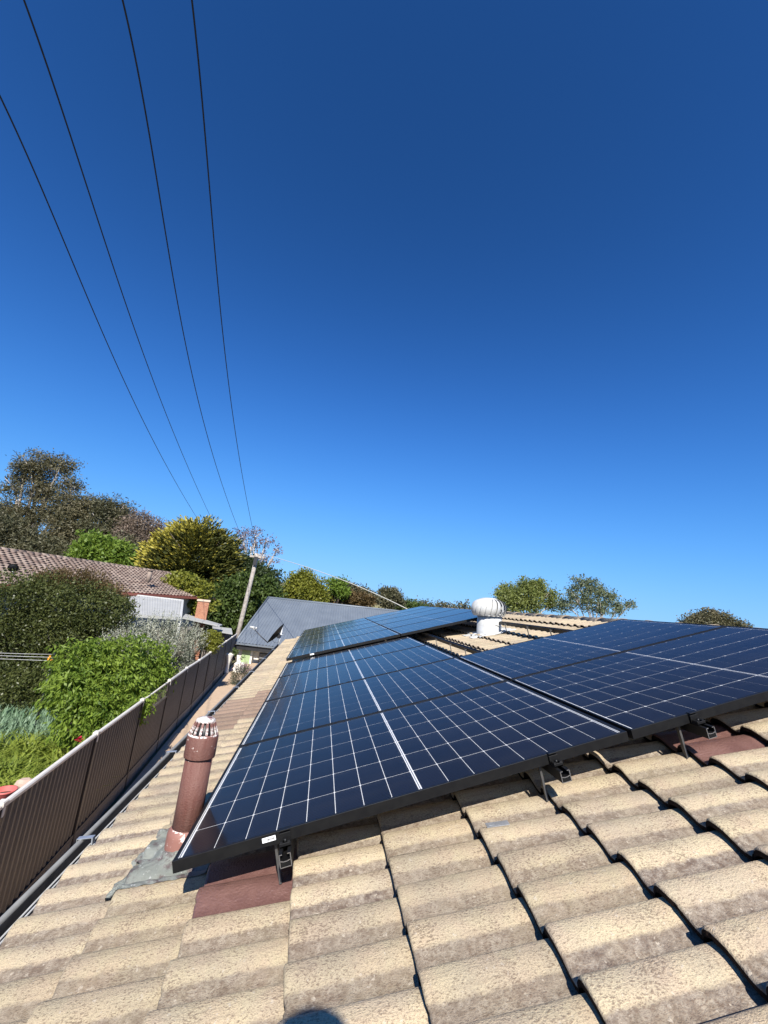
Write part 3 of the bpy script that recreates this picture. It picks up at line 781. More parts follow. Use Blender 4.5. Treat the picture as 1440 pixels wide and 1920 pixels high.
# ------------------------------------------------------------------ grey metal-roofed building at the end of the path
E0, E1 = at(441, 1204, 26), at(520, 1213, 26); RG = at(503, 1121, 32); RG2 = at(780, 1150, 32)
xd = (E1 - E0).normalized(); E2 = E0 + xd * 15.5; RG2 = RG + (RG2 - RG).normalized() * 14
gh = empty('grey_roofed_building', (E0.x + 5, E0.y + 4, GZ), 'blue grey metal roofed building with pale green door at the end of the path', 'building')
GI = inv(gh)
def corrugated(name, A, B, C, D, m, per, amp, parent, thick=.0):
    'A->B eave, D->C ridge'
    A, B, C, D = map(Vector, (A, B, C, D)); up = (B - A).cross(D - A).normalized()
    if up.z < 0: up = -up
    n = max(2, int((B - A).length / per)); bm = BM(); lo, hi = [], []
    for k in range(n):
        for f, h in ((.0, 0), (.12, amp), (.38, amp), (.5, 0)):
            t = (k + f) / n
            lo.append(bm.verts.new(A.lerp(B, t) + up * h)); hi.append(bm.verts.new(D.lerp(C, t) + up * h))
    for k in range(len(lo) - 1): bm.faces.new((lo[k], lo[k + 1], hi[k + 1], hi[k]))
    return obj(name, bm, m, parent, inv(parent))
gr = corrugated('roof', E0, E2, RG2, RG, M_GREYROOF, .20, .03, gh)
bm = BM(); tube(bm, [RG + Vector((0, 0, .03)), RG2 + Vector((0, 0, .03))], .09, 6); obj('ridge_cap', bm, M_GREYROOF, gr, Matrix())
bm = BM(); tube(bm, [E0 + Vector((0, 0, .03)), RG + Vector((0, 0, .05))], .07, 6); obj('verge_cap', bm, M_GREYROOF, gr, Matrix())
bm = BM(); d2 = Vector((0, 8, -3.5)); quad(bm, [RG, RG2, RG2 + d2, RG + d2]); obj('rear_slope', bm, M_GREYROOF, gr, Matrix())
Mg = frame_of(E0 + Vector((0, -.12, -.06)), E2 + Vector((0, -.12, -.06)))
bm = BM(); box(bm, 0, 15.4, -.1, .03, -.03, .06, Mg); obj('gutter', bm, M_GREYROOF, gh, GI)
bm = BM(); box(bm, .02, 15.4, .03, .07, -.32, -.07, Mg); obj('fascia', bm, M_DARK, gh, GI)
def wallrect(name, u0, u1, Y, z0, z1, m, th=.2, parent=gh):
    a, b = at(u0, 1240, Y), at(u1, 1240, Y); bm = BM(); box(bm, a.x, b.x, Y, Y + th, z0, z1); return obj(name, bm, m, parent, inv(parent))
ze = E0.z - .12
wallrect('wall', 442, 471, 26.35, GZ - .5, ze, M_WALL, .9)
gd = at(453, 1230, 26.3)
bm = BM(); a, b = at(453, 1230, 26.3), at(469, 1230, 26.3); n = 8
for k in range(n):
    x = a.x + (b.x - a.x) * k / n; box(bm, x + .006, x + (b.x - a.x) / n - .006, 26.28, 26.34, GZ - .3, ze)
door = obj('green_door', bm, M_GREEN, gh, GI)
w2 = wallrect('front_wall', 471, 640, 27.05, GZ - 1.5, ze - .02, M_WALL, .2)
bm = BM(); a, b = at(484, 1240, 27.0), at(505, 1240, 27.0); box(bm, a.x, b.x, 26.98, 27.045, GZ - 1.2, ze - .5); sd = obj('screen_door', bm, M_DARK, gh, GI)
bm = BM()
for k in range(9):
    x = a.x + .06 + (b.x - a.x - .12) * k / 8; box(bm, x - .01, x + .01, 26.965, 26.98, GZ - 1, ze - .55)
for z in np.arange(GZ - .9, ze - .7, .16): box(bm, a.x + .05, b.x - .05, 26.95, 26.963, z, z + .02)
obj('security_grille', bm, M_GALV, sd, Matrix())
bm = BM(); a = at(447, 1265, 24.2); tube(bm, [at(452, 1290, 24), at(456, 1255, 24)], .03, 6); obj('downpipe', bm, M_WHITEMETAL, gh, GI)

# ------------------------------------------------------------------ neighbour's clay-tiled house
nh = empty('clay_tiled_house', (-13, 22, GZ), "neighbour's house with a brown clay tile roof behind the dark hedge", 'house')
NI = inv(nh)
ra, rb = Vector((-18.7, 9.7, 1.6)), onz(318, 1075, 1.6); ra = onz(0, 1030, 1.6) + (onz(0, 1030, 1.6) - rb) * .5
al = (rb - ra).normalized(); pp = Vector((al.y, -al.x, 0)).normalized()
run, drop = 4.35, 1.42
def clay_roof(name, o, along, down, L, n_course, m, taper=0, parent=nh):
    cl = down.length / n_course; dn = down.normalized(); up = along.cross(dn).normalized()
    if up.z < 0: up = -up
    tw = .30; bm = BM()
    for c in range(n_course):
        L0 = L + taper * c / n_course
        nt_ = int(L0 / tw)
        for k in range(nt_):
            base = o + along * (k * tw + (.15 if c % 2 else 0)) + dn * (cl * c)
            r0, r1 = [], []
            for f, h in ((.02, .0), (.2, .012), (.45, .05), (.7, .05), (.88, .012), (.98, .0)):
                r0.append(bm.verts.new(base + along * (f * tw) + up * h)); r1.append(bm.verts.new(base + along * (f * tw) + dn * (cl * 1.08) + up * (h + .045)))
            r2 = [bm.verts.new(v_.co - up * .04) for v_ in r1]
            for q_ in range(5):
                bm.faces.new((r0[q_], r0[q_ + 1], r1[q_ + 1], r1[q_])); bm.faces.new((r1[q_], r1[q_ + 1], r2[q_ + 1], r2[q_]))
    o_ = obj(name, bm, m, parent, inv(parent)); tag(o_, kind='stuff'); return o_
dn = pp * run + Vector((0, 0, -drop))
Lr = (rb - ra).length
bm = BM(); quad(bm, [ra, rb, rb + dn + al * -.6, ra + dn]); quad(bm, [rb, rb + dn + al * -.6, rb - Vector((pp.x, pp.y, 0)) * run + al * -.6 - Vector((0, 0, drop))]); quad(bm, [ra, rb, rb - pp * run - Vector((0, 0, drop)), ra - pp * run - Vector((0, 0, drop))])
for v_ in bm.verts: v_.co.z -= .06
obj('roof', bm, M_CLAY, nh, NI)
clay_roof('roof_tile_field', ra, al, dn, Lr, 15, M_CLAY, taper=-.6)
bm = BM()
k = 0
while k * .4 < Lr:
    tube(bm, [ra + al * (k * .4), ra + al * (k * .4 + .41)], [.12, .105], 8); k += 1
tag(obj('ridge_tile_row', bm, M_CLAY, nh, NI), kind='stuff')
ev = [ra + dn, rb + dn + al * -.6]
bm = BM(); Mv = frame_of(ev[0], ev[1]); Lv = (ev[1] - ev[0]).length
box(bm, 0, Lv, -.12, .0, -.12, .02, Mv); obj('gutter', bm, mat('red_gutter', (.33, .10, .06), None, rough=.5), nh, NI)
bm = BM(); Mv2 = frame_of(ev[0] - pp * .5, ev[1] - pp * .5 - al * .6); box(bm, 0, Lv - .6, -.1, .1, GZ - ev[0].z, -.15, Mv2); obj('wall', bm, M_WALLCREAM, nh, NI)
bm = BM(); b_ = at(281, 1075, 24.6); tube(bm, [b_ - Vector((0, 0, .5)), b_ + Vector((0, 0, .15))], .13, 10); tube(bm, [b_ + Vector((0, 0, .15)), b_ + Vector((0, 0, .2))], .19, 10); obj('roof_vent', bm, M_CLAY, nh, NI)
# verandah
va, vb, vc, vd = at(228, 1151, 18.5), at(338, 1158, 18.5), at(342, 1126, 22.5), at(225, 1113, 22.5)
ver = empty('verandah', ((va.x + vb.x) / 2, 20, GZ), 'pale corrugated verandah roof below the eave of the clay tiled house', 'verandah')
vr = corrugated('roof', va, vb, vc, vd, M_PALEROOF, .10, .012, ver)
bm = BM(); box(bm, 0, (vc - vb).length, -.06, .05, -.10, .05, frame_of(vb, vc)); obj('side_flashing', bm, M_WHITEMETAL, ver, inv(ver))
bm = BM(); box(bm, 0, (vc - vd).length, -.03, .03, -.06, .05, frame_of(vd, vc)); obj('head_flashing', bm, M_WHITEMETAL, ver, inv(ver))
for p_ in (va, vb, va.lerp(vb, .5)):
    bm = BM(); box(bm, p_.x - .05, p_.x + .05, p_.y + .05, p_.y + .15, GZ, p_.z - .01); obj('post', bm, M_WHITEMETAL, ver, inv(ver))
bm = BM(); g0 = frame_of(va, vb); box(bm, 0, (vb - va).length, -.1, .0, -.1, .02, g0); obj('gutter', bm, M_PALEROOF, ver, inv(ver))
# black dish on the clay roof
dk = empty('satellite_dish', at(12, 1075, 15.0), 'small black dish on the left end of the clay tile roof', 'satellite dish')
a, b = at(16, 1070, 15.2), at(33, 1060, 15.2); nrm = Vector((-(b - a).z, .5, (b - a).x)).normalized()
bm = BM(); lathe(bm, [((b - a).length / 2 * f, -.06 * (1 - f * f)) for f in (.03, .3, .6, .85, 1)], 20, Matrix.Translation((a + b) / 2) @ nrm.to_track_quat('Z', 'Y').to_matrix().to_4x4(), cap=False)
bmesh.ops.solidify(bm, geom=list(bm.faces), thickness=.01); obj('reflector', bm, M_DARK, dk, inv(dk))
bm = BM(); tube(bm, [(a + b) / 2, at(22, 1085, 15.2)], .02, 6); obj('mast', bm, M_GALV, dk, inv(dk))
# sheds with chimney
sh = empty('garden_shed', (at(385, 1165, 27).x, 27, GZ), 'low shed with pale grey sloping roof sheets and an orange brick chimney', 'shed')
SI = inv(sh)
def slab(name, pts, m, parent, th=.05):
    bm = BM(); lo = [bm.verts.new(p_ - Vector((0, 0, th))) for p_ in pts]; hi = [bm.verts.new(p_) for p_ in pts]
    bm.faces.new(hi); bm.faces.new(lo[::-1])
    for k in range(len(pts)): bm.faces.new((lo[k], lo[(k + 1) % len(pts)], hi[(k + 1) % len(pts)], hi[k]))
    return obj(name, bm, m, parent, inv(parent))
slab('upper_roof', [at(342, 1157, 24.6), at(412, 1173, 24.6), at(417, 1171, 25.9), at(348, 1151, 26.3)], M_PALEROOF, sh, .08)
slab('lower_roof', [at(400, 1182, 25.6), at(436, 1188, 25.6), at(434, 1178, 27.6), at(398, 1174, 27.6)], M_PALEROOF, sh, .06)
a, b = at(350, 1175, 26.4), at(425, 1190, 26.4); bm = BM(); box(bm, a.x, b.x - .1, 26.4, 28, GZ, a.z - .25); obj('wall', bm, M_PLINTH, sh, SI)
c_ = at(376, 1160, 26.2); cw = pxm(20, c_) / 2
bm = BM(); box(bm, -cw, cw, -cw, cw, -3.0, pxm(32, c_)); ch = obj('chimney', bm, M_BRICK, sh, SI @ Matrix.Translation(c_) @ Matrix.Rotation(R(12), 4, 'Z'))
bm = BM(); h_ = pxm(32, c_); box(bm, -cw * 1.15, cw * 1.15, -cw * 1.15, cw * 1.15, h_, h_ + .1); obj('chimney_cap', bm, mat('pale_mortar_cap', (.58, .45, .34), None, rough=.85), ch, Matrix())

# ------------------------------------------------------------------ power pole and lines
PY = 29.0
pt, pbm = at(483, 1038, PY), at(447, 1186, PY)
pole = empty('power_pole', (pbm.x, PY, GZ), 'leaning weathered timber power pole behind the fence', 'power pole')
PI_ = inv(pole); base = pbm + (pbm - pt) * ((pbm.z - GZ) / (pt.z - pbm.z))
bm = BM(); tube(bm, [base, base.lerp(pt, .35), base.lerp(pt, .7), pt], [.17, .157, .142, .13], 12); obj('timber_pole', bm, M_POLE, pole, PI_)
bm = BM(); d_ = (pt - base).normalized(); box(bm, -.5, .5, -.06, .06, -.3, -.16, Matrix.Translation(pt)); obj('crossarm', bm, M_POLE, pole, PI_)
for x in (-.45, -.15, .2, .45):
    bm = BM(); lathe(bm, [(.02, -.16), (.05, -.12), (.05, -.02), (.03, .0)], 10, Matrix.Translation(pt + Vector((x, 0, 0)))); obj('insulator', bm, M_WHITEMETAL, pole, PI_)
bm = BM(); p_ = base.lerp(pt, .93); box(bm, -.12, .12, -.28, -.14, -.35, .25, Matrix.Translation(p_)); obj('fuse_box', bm, M_DARK, pole, PI_)
def wire(name, px, Yf, zn, lab, cat, m, r, group=None):
    near = onz(px[0][0], px[0][1], zn); far = at(px[-1][0], px[-1][1], Yf)
    fw = CR @ Vector((0, 0, -1)); dn_, df = (near - CAM).dot(fw), (far - CAM).dot(fw)
    P = np.array(px, float); seg = np.r_[0, np.cumsum(np.linalg.norm(np.diff(P, axis=0), axis=1))]; seg /= seg[-1]
    pts = []
    for s_ in np.linspace(0, 1, 60):
        # smooth quadratic through the sampled image points
        co = np.polyfit(seg, P[:, 0], min(3, len(px) - 1)), np.polyfit(seg, P[:, 1], min(3, len(px) - 1))
        u, v_ = np.polyval(co[0], s_), np.polyval(co[1], s_)
        dd = 1 / ((1 - s_) / dn_ + s_ / df)
        rr_ = ray(u, v_); pts.append(CAM + rr_ * dd)
    if zn > 3.0:
        e_ = (pts[0] - pts[1]).normalized(); pts = [pts[0] + e_ * 6, pts[0] + e_ * 2] + pts
    bm = BM(); tube(bm, pts, r, 6)
    return tag(obj(name, bm, m, smooth=True), lab, cat, group)
WG = 'overhead power lines'
wire('power_line', [(0, 180), (120, 455), (245, 735), (320, 892), (372, 978), (392, 1003)], 33, 5.6, 'black overhead power line farthest left, running down to the golden conifer', 'power line', M_CABLE, .0095, WG)
wire('power_line', [(45, 0), (150, 310), (270, 665), (345, 860), (405, 990), (418, 1016)], 33, 5.9, 'second overhead power line from the left, meeting the top of the golden conifer', 'power line', M_CABLE, .0095, WG)
wire('power_line', [(230, 0), (300, 380), (360, 690), (412, 900), (447, 1000), (470, 1040)], PY, 6.2, 'third overhead power line from the left, running to the timber pole', 'power line', M_CABLE, .0095, WG)
wire('power_line', [(360, 0), (390, 330), (424, 660), (450, 880), (473, 992), (485, 1036)], PY, 6.4, 'overhead power line farthest right, ending on the timber pole', 'power line', M_CABLE, .0095, WG)
sc = [(772, 1147), (765, 1142), (700, 1112), (620, 1079), (555, 1057), (488, 1038)]
wire('service_cable', sc, PY, onz(765, 1141, 0.62).z, 'pale service cable from the timber pole down to the tiled roof', 'cable', M_SERVICE, .028) if False else None
near = at(772, 1147, 11.6)
def service():
    fw = CR @ Vector((0, 0, -1)); far = pt.copy(); dn_, df = (near - CAM).dot(fw), (far - CAM).dot(fw); pts = []
    P = np.array(sc, float); seg = np.r_[0, np.cumsum(np.linalg.norm(np.diff(P, axis=0), axis=1))]; seg /= seg[-1]
    cu, cv = np.polyfit(seg, P[:, 0], 2), np.polyfit(seg, P[:, 1], 2)
    for s_ in np.linspace(0, 1, 30):
        dd = 1 / ((1 - s_) / dn_ + s_ / df); pts.append(CAM + ray(np.polyval(cu, s_), np.polyval(cv, s_)) * dd)
    bm = BM(); tube(bm, pts, .016, 6)
    tag(obj('service_cable', bm, M_SERVICE, smooth=True), 'pale thick service cable from the timber pole down to the far solar panels', 'cable')
service()

# ------------------------------------------------------------------ foliage
def leaf_mesh(name, C, N, L, W, rngn, bend=.15):
    'quads: centre C, axis direction N (unit, leaf length axis), random roll'
    n = len(C); a = rngn.normal(size=(n, 3)); side = np.cross(N, a); side /= np.linalg.norm(side, axis=1)[:, None] + 1e-9
    nor = np.cross(side, N)
    L = L * rngn.uniform(.6, 1.25, n)[:, None]; W = W * rngn.uniform(.7, 1.2, n)[:, None]
    p0 = C - N * L * .5; p2 = C + N * L * .5 - nor * L * bend; p1 = C + side * W * .5 + nor * L * bend * .3; p3 = C - side * W * .5 + nor * L * bend * .3
    V = np.stack([p0, p1, p2, p3], 1).reshape(-1, 3).astype(np.float32)
    me = bpy.data.meshes.new(name); me.vertices.add(n * 4); me.loops.add(n * 4); me.polygons.add(n)
    me.vertices.foreach_set('co', V.ravel()); me.loops.foreach_set('vertex_index', np.arange(n * 4, dtype=np.int32))
    me.polygons.foreach_set('loop_start', np.arange(0, n * 4, 4, dtype=np.int32)); me.polygons.foreach_set('loop_total', np.full(n, 4, np.int32))
    me.update(); me.validate(); return me
def unit(v): return v / (np.linalg.norm(v, axis=1)[:, None] + 1e-9)
def crown_points(blobs, n, seed, shell=.55, lump=.22, squash=1.0):
    g = np.random.default_rng(seed); c = np.array([b[0] for b in blobs], float); r = np.array([b[1] for b in blobs], float)
    w = r ** 2; idx = g.choice(len(blobs), n, p=w / w.sum()); d = unit(g.normal(size=(n, 3)))
    ph = g.uniform(0, 6.28, (len(blobs), 3))[idx]
    lum = 1 + lump * (np.sin(d[:, 0] * 5 + ph[:, 0]) * np.sin(d[:, 1] * 5 + ph[:, 1]) + .6 * np.sin(d[:, 2] * 9 + ph[:, 2]))
    rad = (shell + (1 - shell) * g.random(n) ** .6) * lum
    P = c[idx] + d * (r[idx] * rad)[:, None] * np.array([1, 1, squash]); return P, d, g
def crown(name, mat_, parent, blobs, clumps, per, csize, L, W, seed, shell=.55, lump=.22, mode='random', squash=1.0, bend=.15, ground=None):
    P, D, g = crown_points(blobs, clumps, seed, shell, lump, squash)
    n = clumps * per; C = np.repeat(P, per, 0) + g.normal(size=(n, 3)) * csize * np.array([1, 1, .75]); Dn = np.repeat(D, per, 0)
    rnd = unit(g.normal(size=(n, 3)))
    if mode == 'random': N = unit(rnd + .5 * Dn)
    elif mode == 'droop': N = unit(rnd * .6 + .6 * Dn + np.array([0, 0, -.7]))
    elif mode == 'up': N = unit(rnd * .35 + Dn * .3 + np.array([0, 0, 1.0]))
    elif mode == 'flat': N = unit(rnd * np.array([1, 1, .35]) + Dn * .5 + np.array([0, 0, .15]))
    if ground is not None:
        k = C[:, 2] > ground; C, N = C[k], N[k]
    me = leaf_mesh(name, C, N, L, W, g, bend); me.materials.append(mat_)
    return link(name, me, None, parent, inv(parent))
def blobs_px(lst, Yd):
    out = []
    for b in lst:
        Y_ = b[3] if len(b) > 3 else Yd
        p = at(b[0], b[1], Y_); out.append((p, pxm(b[2], p)))
    return out
def limbs(name, m, parent, base, blobs, r0, seed, spread=.5, twigs=2, seg=6):
    g = random.Random(seed); bm = BM()
    top = sum((b[0] for b in blobs), Vector()) / len(blobs)
    fork = base.lerp(top, spread)
    fork.x += g.uniform(-.1, .1) * r0 * 10
    tube(bm, [base, base.lerp(fork, .5) + Vector((g.uniform(-1, 1) * r0, g.uniform(-1, 1) * r0, 0)), fork], [r0 * 1.15, r0 * .95, r0 * .8], seg + 2)
    for c, r in blobs:
        mid = fork.lerp(c, .5) + Vector((g.uniform(-.25, .25) * r, g.uniform(-.25, .25) * r, g.uniform(0, .35) * r))
        tube(bm, [fork - Vector((0, 0, r0 * .3)), mid, c], [r0 * .55, r0 * .36, r0 * .2], seg)
        for _ in range(twigs):
            e = c + Vector((g.gauss(0, 1), g.gauss(0, 1), g.gauss(.3, .8))).normalized() * r * g.uniform(.6, .95)
            k = mid.lerp(c, g.uniform(.2, 1))
            tube(bm, [k, k.lerp(e, .5) + Vector((0, 0, .08 * r)), e], [r0 * .2, r0 * .12, r0 * .05], 5)
    return obj(name, bm, m, parent, inv(parent), smooth=True)
TG = 'trees beyond the houses'
def tree(name, lab, lst, Y, lm, clumps, per, csize, L, W, seed, base=None, bark=None, r0=.3, shell=.5, lump=.25, mode='random', squash=.85, spread=.5, twigs=2, cat='tree', group=TG, gz=GZ):
    bl = blobs_px(lst, Y)
    cen = sum((b[0] for b in bl), Vector()) / len(bl)
    bp = Vector((cen.x, cen.y, gz)) if base is None else Vector((at(base[0], base[1], Y).x, Y, gz))
    t = empty(name, bp, lab, cat, group)
    crown('crown', lm, t, bl, clumps, per, csize, L, W, seed, shell, lump, mode, squash, ground=gz + .05)
    limbs('trunk', bark or M_BARKDK, t, bp, bl, r0, seed, spread, twigs)
    return t, bl
LM_GUM = leafmat('gum_leaf', (.06, .064, .03), (.18, .155, .09), .2, nscale=.5)
LM_GUM2 = leafmat('dark_gum_leaf', (.045, .053, .026), (.145, .132, .075), .2, nscale=.5)
LM_GUM3 = leafmat('pinkish_gum_leaf', (.12, .095, .07), (.24, .18, .14), .2)
LM_LIME = leafmat('lime_leaf', (.10, .17, .025), (.20, .28, .045), .4)
LM_MID = leafmat('mid_green_leaf', (.045, .075, .018), (.10, .14, .035), .35)
LM_DARK = leafmat('dark_green_leaf', (.025, .042, .015), (.06, .085, .03), .25)
LM_YEL = leafmat('yellow_green_leaf', (.13, .15, .02), (.25, .25, .04), .35)
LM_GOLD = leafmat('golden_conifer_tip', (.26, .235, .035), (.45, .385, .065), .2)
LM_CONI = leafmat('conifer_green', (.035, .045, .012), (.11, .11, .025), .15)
LM_PURP = leafmat('purple_leaf', (.12, .085, .09), (.24, .18, .185), .2)
LM_BRONZE = leafmat('bronze_leaf', (.07, .05, .02), (.17, .115, .05), .3)
LM_HEDGE = leafmat('hedge_leaf', (.035, .048, .014), (.13, .145, .045), .3, rough=.4)
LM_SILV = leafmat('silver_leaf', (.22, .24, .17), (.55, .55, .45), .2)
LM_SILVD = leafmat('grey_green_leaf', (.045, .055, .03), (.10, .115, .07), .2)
LM_BRIGHT = leafmat('bright_green_leaf', (.06, .115, .015), (.25, .335, .05), .38, rough=.5, spec=.25, nscale=1.6)
LM_LIME2 = leafmat('light_olive_leaf', (.12, .15, .04), (.26, .29, .09), .4)
LM_SAGE = leafmat('sage_leaf', (.08, .10, .05), (.20, .23, .13), .3)
LM_IRIS = leafmat('iris_blade', (.11, .19, .10), (.27, .37, .25), .3)
LM_LILY = leafmat('lily_blade', (.085, .135, .018), (.34, .39, .07), .4, rough=.45, spec=.3)

tree('gum_tree', 'tallest sparse gum tree with pale forked limbs at the far left skyline', [(75, 872, 34), (45, 885, 22), (110, 880, 26), (30, 915, 26), (95, 920, 30), (70, 905, 26), (15, 965, 36), (55, 965, 34), (105, 960, 32)], 52, LM_GUM, 300, 60, .42, .36, .11, 1, base=(45, 1070), bark=M_BARKPALE, r0=.42, lump=.35, spread=.42, twigs=4, shell=.25)
tree('gum_tree', 'brown gum tree with a narrow crest just right of the tallest gum', [(133, 905, 18), (140, 945, 30), (165, 955, 26), (130, 985, 42), (160, 1000, 40), (115, 1020, 42)], 50, LM_GUM, 330, 62, .48, .36, .11, 2, base=(130, 1070), bark=M_BARKPALE, r0=.35, twigs=3, shell=.3)
tree('gum_tree', 'dark rounded gum tree above the lime green tree', [(195, 955, 25), (222, 958, 22), (210, 975, 26), (190, 1000, 34), (228, 985, 20), (205, 1015, 34), (180, 1025, 30)], 49, LM_GUM2, 290, 62, .48, .36, .11, 3, bark=M_BARKPALE, r0=.3, twigs=3, shell=.3)
tree('gum_tree', 'pinkish grey gum tree left of the golden conifer', [(262, 978, 22), (285, 985, 20), (250, 1000, 25), (300, 1000, 16), (270, 1015, 26), (240, 1025, 28), (290, 1030, 24)], 47, LM_GUM3, 260, 55, .45, .32, .10, 4, bark=M_BARKPALE, r0=.28, twigs=3, shell=.3)
tree('gum_tree', 'dark dense tree filling the gap behind the clay tile ridge at the far left', [(10, 1015, 50), (55, 1030, 40), (95, 1045, 40), (0, 985, 30)], 46, LM_GUM2, 340, 60, .5, .38, .12, 5, r0=.3, shell=.35)
tree('gum_tree', 'grey brown low tree behind the lime green tree and clay ridge', [(225, 1030, 30), (150, 1045, 34), (270, 1050, 30), (250, 1065, 24), (180, 1050, 30)], 44, LM_GUM2, 220, 60, .45, .36, .12, 6, bark=M_BARKPALE, r0=.2, shell=.3, twigs=4)
tree('lime_tree', 'bright lime green tree standing behind the clay tile ridge', [(178, 1015, 20), (165, 1035, 24), (185, 1040, 24), (222, 1030, 18), (228, 1050, 22), (205, 1055, 24)], 40, LM_LIME, 520, 24, .28, .36, .2, 7, r0=.15, shell=.5)
# golden conifer: sprays
def conifer():
    lst = [(352, 1045, 62), (312, 1050, 42), (398, 1040, 44), (383, 1008, 30), (347, 1010, 30), (418, 1062, 28), (330, 1080, 40), (392, 1088, 40), (300, 1065, 26), (425, 1025, 18)]
    bl = blobs_px(lst, 36); cen = sum((b[0] for b in bl), Vector()) / len(bl); bp = Vector((cen.x, cen.y, GZ))
    t = empty('golden_conifer', bp, 'large domed golden conifer with layered yellow tipped sprays', 'tree', TG)
    P, D, g = crown_points(bl, 2600, 21, .78, .12)
    C, N, C2, N2 = [], [], [], []
    c0 = np.array(cen)
    out = unit((P - c0) * np.array([1, 1, .55])); axis = unit(out * np.array([1, 1, .35]) + np.array([0, 0, .42]))
    for k in range(16):
        f = k / 15; sidev = unit(np.cross(axis, np.array([0, 0, 1.0])))
        jit = g.normal(size=P.shape) * .07
        pos = P + axis * (f - .5)[None] * 1.25 if False else P + axis * ((f - .5) * 1.25) + sidev * (g.uniform(-1, 1, len(P))[:, None] * .34 * (1 - f * .7)) + np.array([0, 0, -.10]) * (1 - f) + jit
        nn = unit(axis + sidev * g.uniform(-.6, .6, len(P))[:, None])
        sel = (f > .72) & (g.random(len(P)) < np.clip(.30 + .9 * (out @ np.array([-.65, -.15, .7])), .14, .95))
        C.append(pos[~sel]); N.append(nn[~sel]); C2.append(pos[sel]); N2.append(nn[sel])
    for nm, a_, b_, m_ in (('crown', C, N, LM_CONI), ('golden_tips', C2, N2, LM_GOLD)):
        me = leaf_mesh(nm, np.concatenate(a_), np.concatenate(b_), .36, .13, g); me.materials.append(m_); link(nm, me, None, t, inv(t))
    limbs('trunk', M_BARKDK, t, bp, bl, .35, 22, .4, 1)
conifer()
tree('shrub_tree', 'yellow green leafy tree in front of the golden conifer above the shed', [(345, 1100, 28), (318, 1108, 24), (372, 1110, 24), (350, 1130, 30), (325, 1135, 26), (380, 1135, 18), (335, 1085, 14)], 28.4, LM_YEL, 520, 24, .17, .26, .15, 8, r0=.12)
tree('leafy_tree', 'dark green leafy tree behind the timber power pole', [(425, 1125, 34), (405, 1145, 34), (455, 1105, 34), (480, 1135, 36), (440, 1160, 34), (495, 1105, 24), (470, 1165, 30), (508, 1120, 20), (420, 1165, 30)], 34, LM_MID, 950, 24, .26, .30, .18, 9, r0=.2)
tree('leafy_tree', 'olive green tree crown right behind the pole top', [(445, 1070, 24), (470, 1075, 26), (495, 1085, 24), (460, 1055, 18), (505, 1100, 18)], 38, LM_DARK, 420, 24, .3, .30, .16, 10, r0=.2)
tree('sparse_tree', 'thin purple leaved tree rising behind the power pole top', [(455, 1005, 16), (480, 1000, 15), (500, 1015, 15), (470, 1025, 18), (520, 1030, 10), (445, 1030, 14), (495, 1045, 14), (512, 1050, 9)], 43, LM_PURP, 105, 11, .30, .26, .12, 11, base=(475, 1090), bark=M_BARKPALE, r0=.2, twigs=7, shell=.2)
tree('round_tree', 'rounded bright green tree behind the grey metal roof', [(568, 1090, 20), (560, 1105, 26), (585, 1108, 26), (568, 1122, 34), (540, 1120, 16), (597, 1122, 16), (572, 1078, 11)], 48, LM_YEL, 620, 24, .32, .34, .16, 12, r0=.2)
tree('sparse_tree', 'small pale green tree right of the rounded tree above the grey roof', [(623, 1090, 9), (640, 1092, 9), (632, 1105, 13), (645, 1110, 10)], 54, LM_LIME, 160, 18, .3, .32, .16, 13, r0=.12, twigs=3)
tree('bush_tree', 'brownish bushy tree along the grey roof ridge', [(628, 1120, 18), (650, 1122, 17), (672, 1124, 16), (690, 1128, 12), (640, 1132, 14), (615, 1128, 12)], 56, LM_BRONZE, 420, 22, .35, .34, .16, 14, r0=.15)
tree('gum_tree', 'dusky distant tree sloping down beside the service cable', [(660, 1108, 11), (676, 1113, 11), (690, 1119, 9), (650, 1102, 8), (700, 1124, 6)], 66, LM_GUM2, 300, 22, .4, .42, .2, 15, r0=.15)
tree('gum_tree', 'small dark distant gum tree with clumped crown under the service cable', [(722, 1110, 8), (737, 1111, 9), (730, 1121, 11), (745, 1122, 8), (715, 1122, 8), (727, 1131, 10), (750, 1128, 5)], 72, LM_GUM2, 300, 22, .42, .44, .2, 16, r0=.2)
tree('bush_tree', 'low green distant bush left of the far panels on the skyline', [(765, 1136, 9), (780, 1138, 7), (752, 1138, 8), (795, 1141, 5)], 80, LM_MID, 200, 20, .45, .5, .25, 17, r0=.15)
tree('leafy_tree', 'bright green tree rising behind the ridge right of the ventilator', [(985, 1098, 18), (1005, 1102, 20), (960, 1108, 20), (940, 1116, 14), (1025, 1112, 16), (990, 1125, 30), (955, 1130, 24), (1035, 1130, 18)], 32, LM_LIME2, 430, 28, .20, .22, .10, 18, bark=M_BARKPALE, r0=.14, twigs=4, shell=.3)
tree('sparse_tree', 'open grey green tree with thin pale stems behind the ridge', [(1085, 1092, 14), (1105, 1100, 17), (1075, 1112, 15), (1125, 1108, 15), (1100, 1125, 22), (1145, 1120, 14), (1160, 1138, 15), (1180, 1135, 10), (1060, 1130, 18), (1130, 1140, 18)], 30, LM_SAGE, 290, 22, .17, .20, .085, 19, bark=M_BARKPALE, r0=.12, twigs=5, shell=.2, lump=.35)
tree('gum_tree', 'round brown green tree top above the right hand panels', [(1330, 1155, 14), (1310, 1162, 15), (1350, 1163, 15), (1290, 1168, 12), (1372, 1170, 12), (1398, 1172, 8), (1335, 1175, 22), (1380, 1180, 14)], 40, LM_GUM, 420, 22, .26, .30, .13, 20, r0=.2)

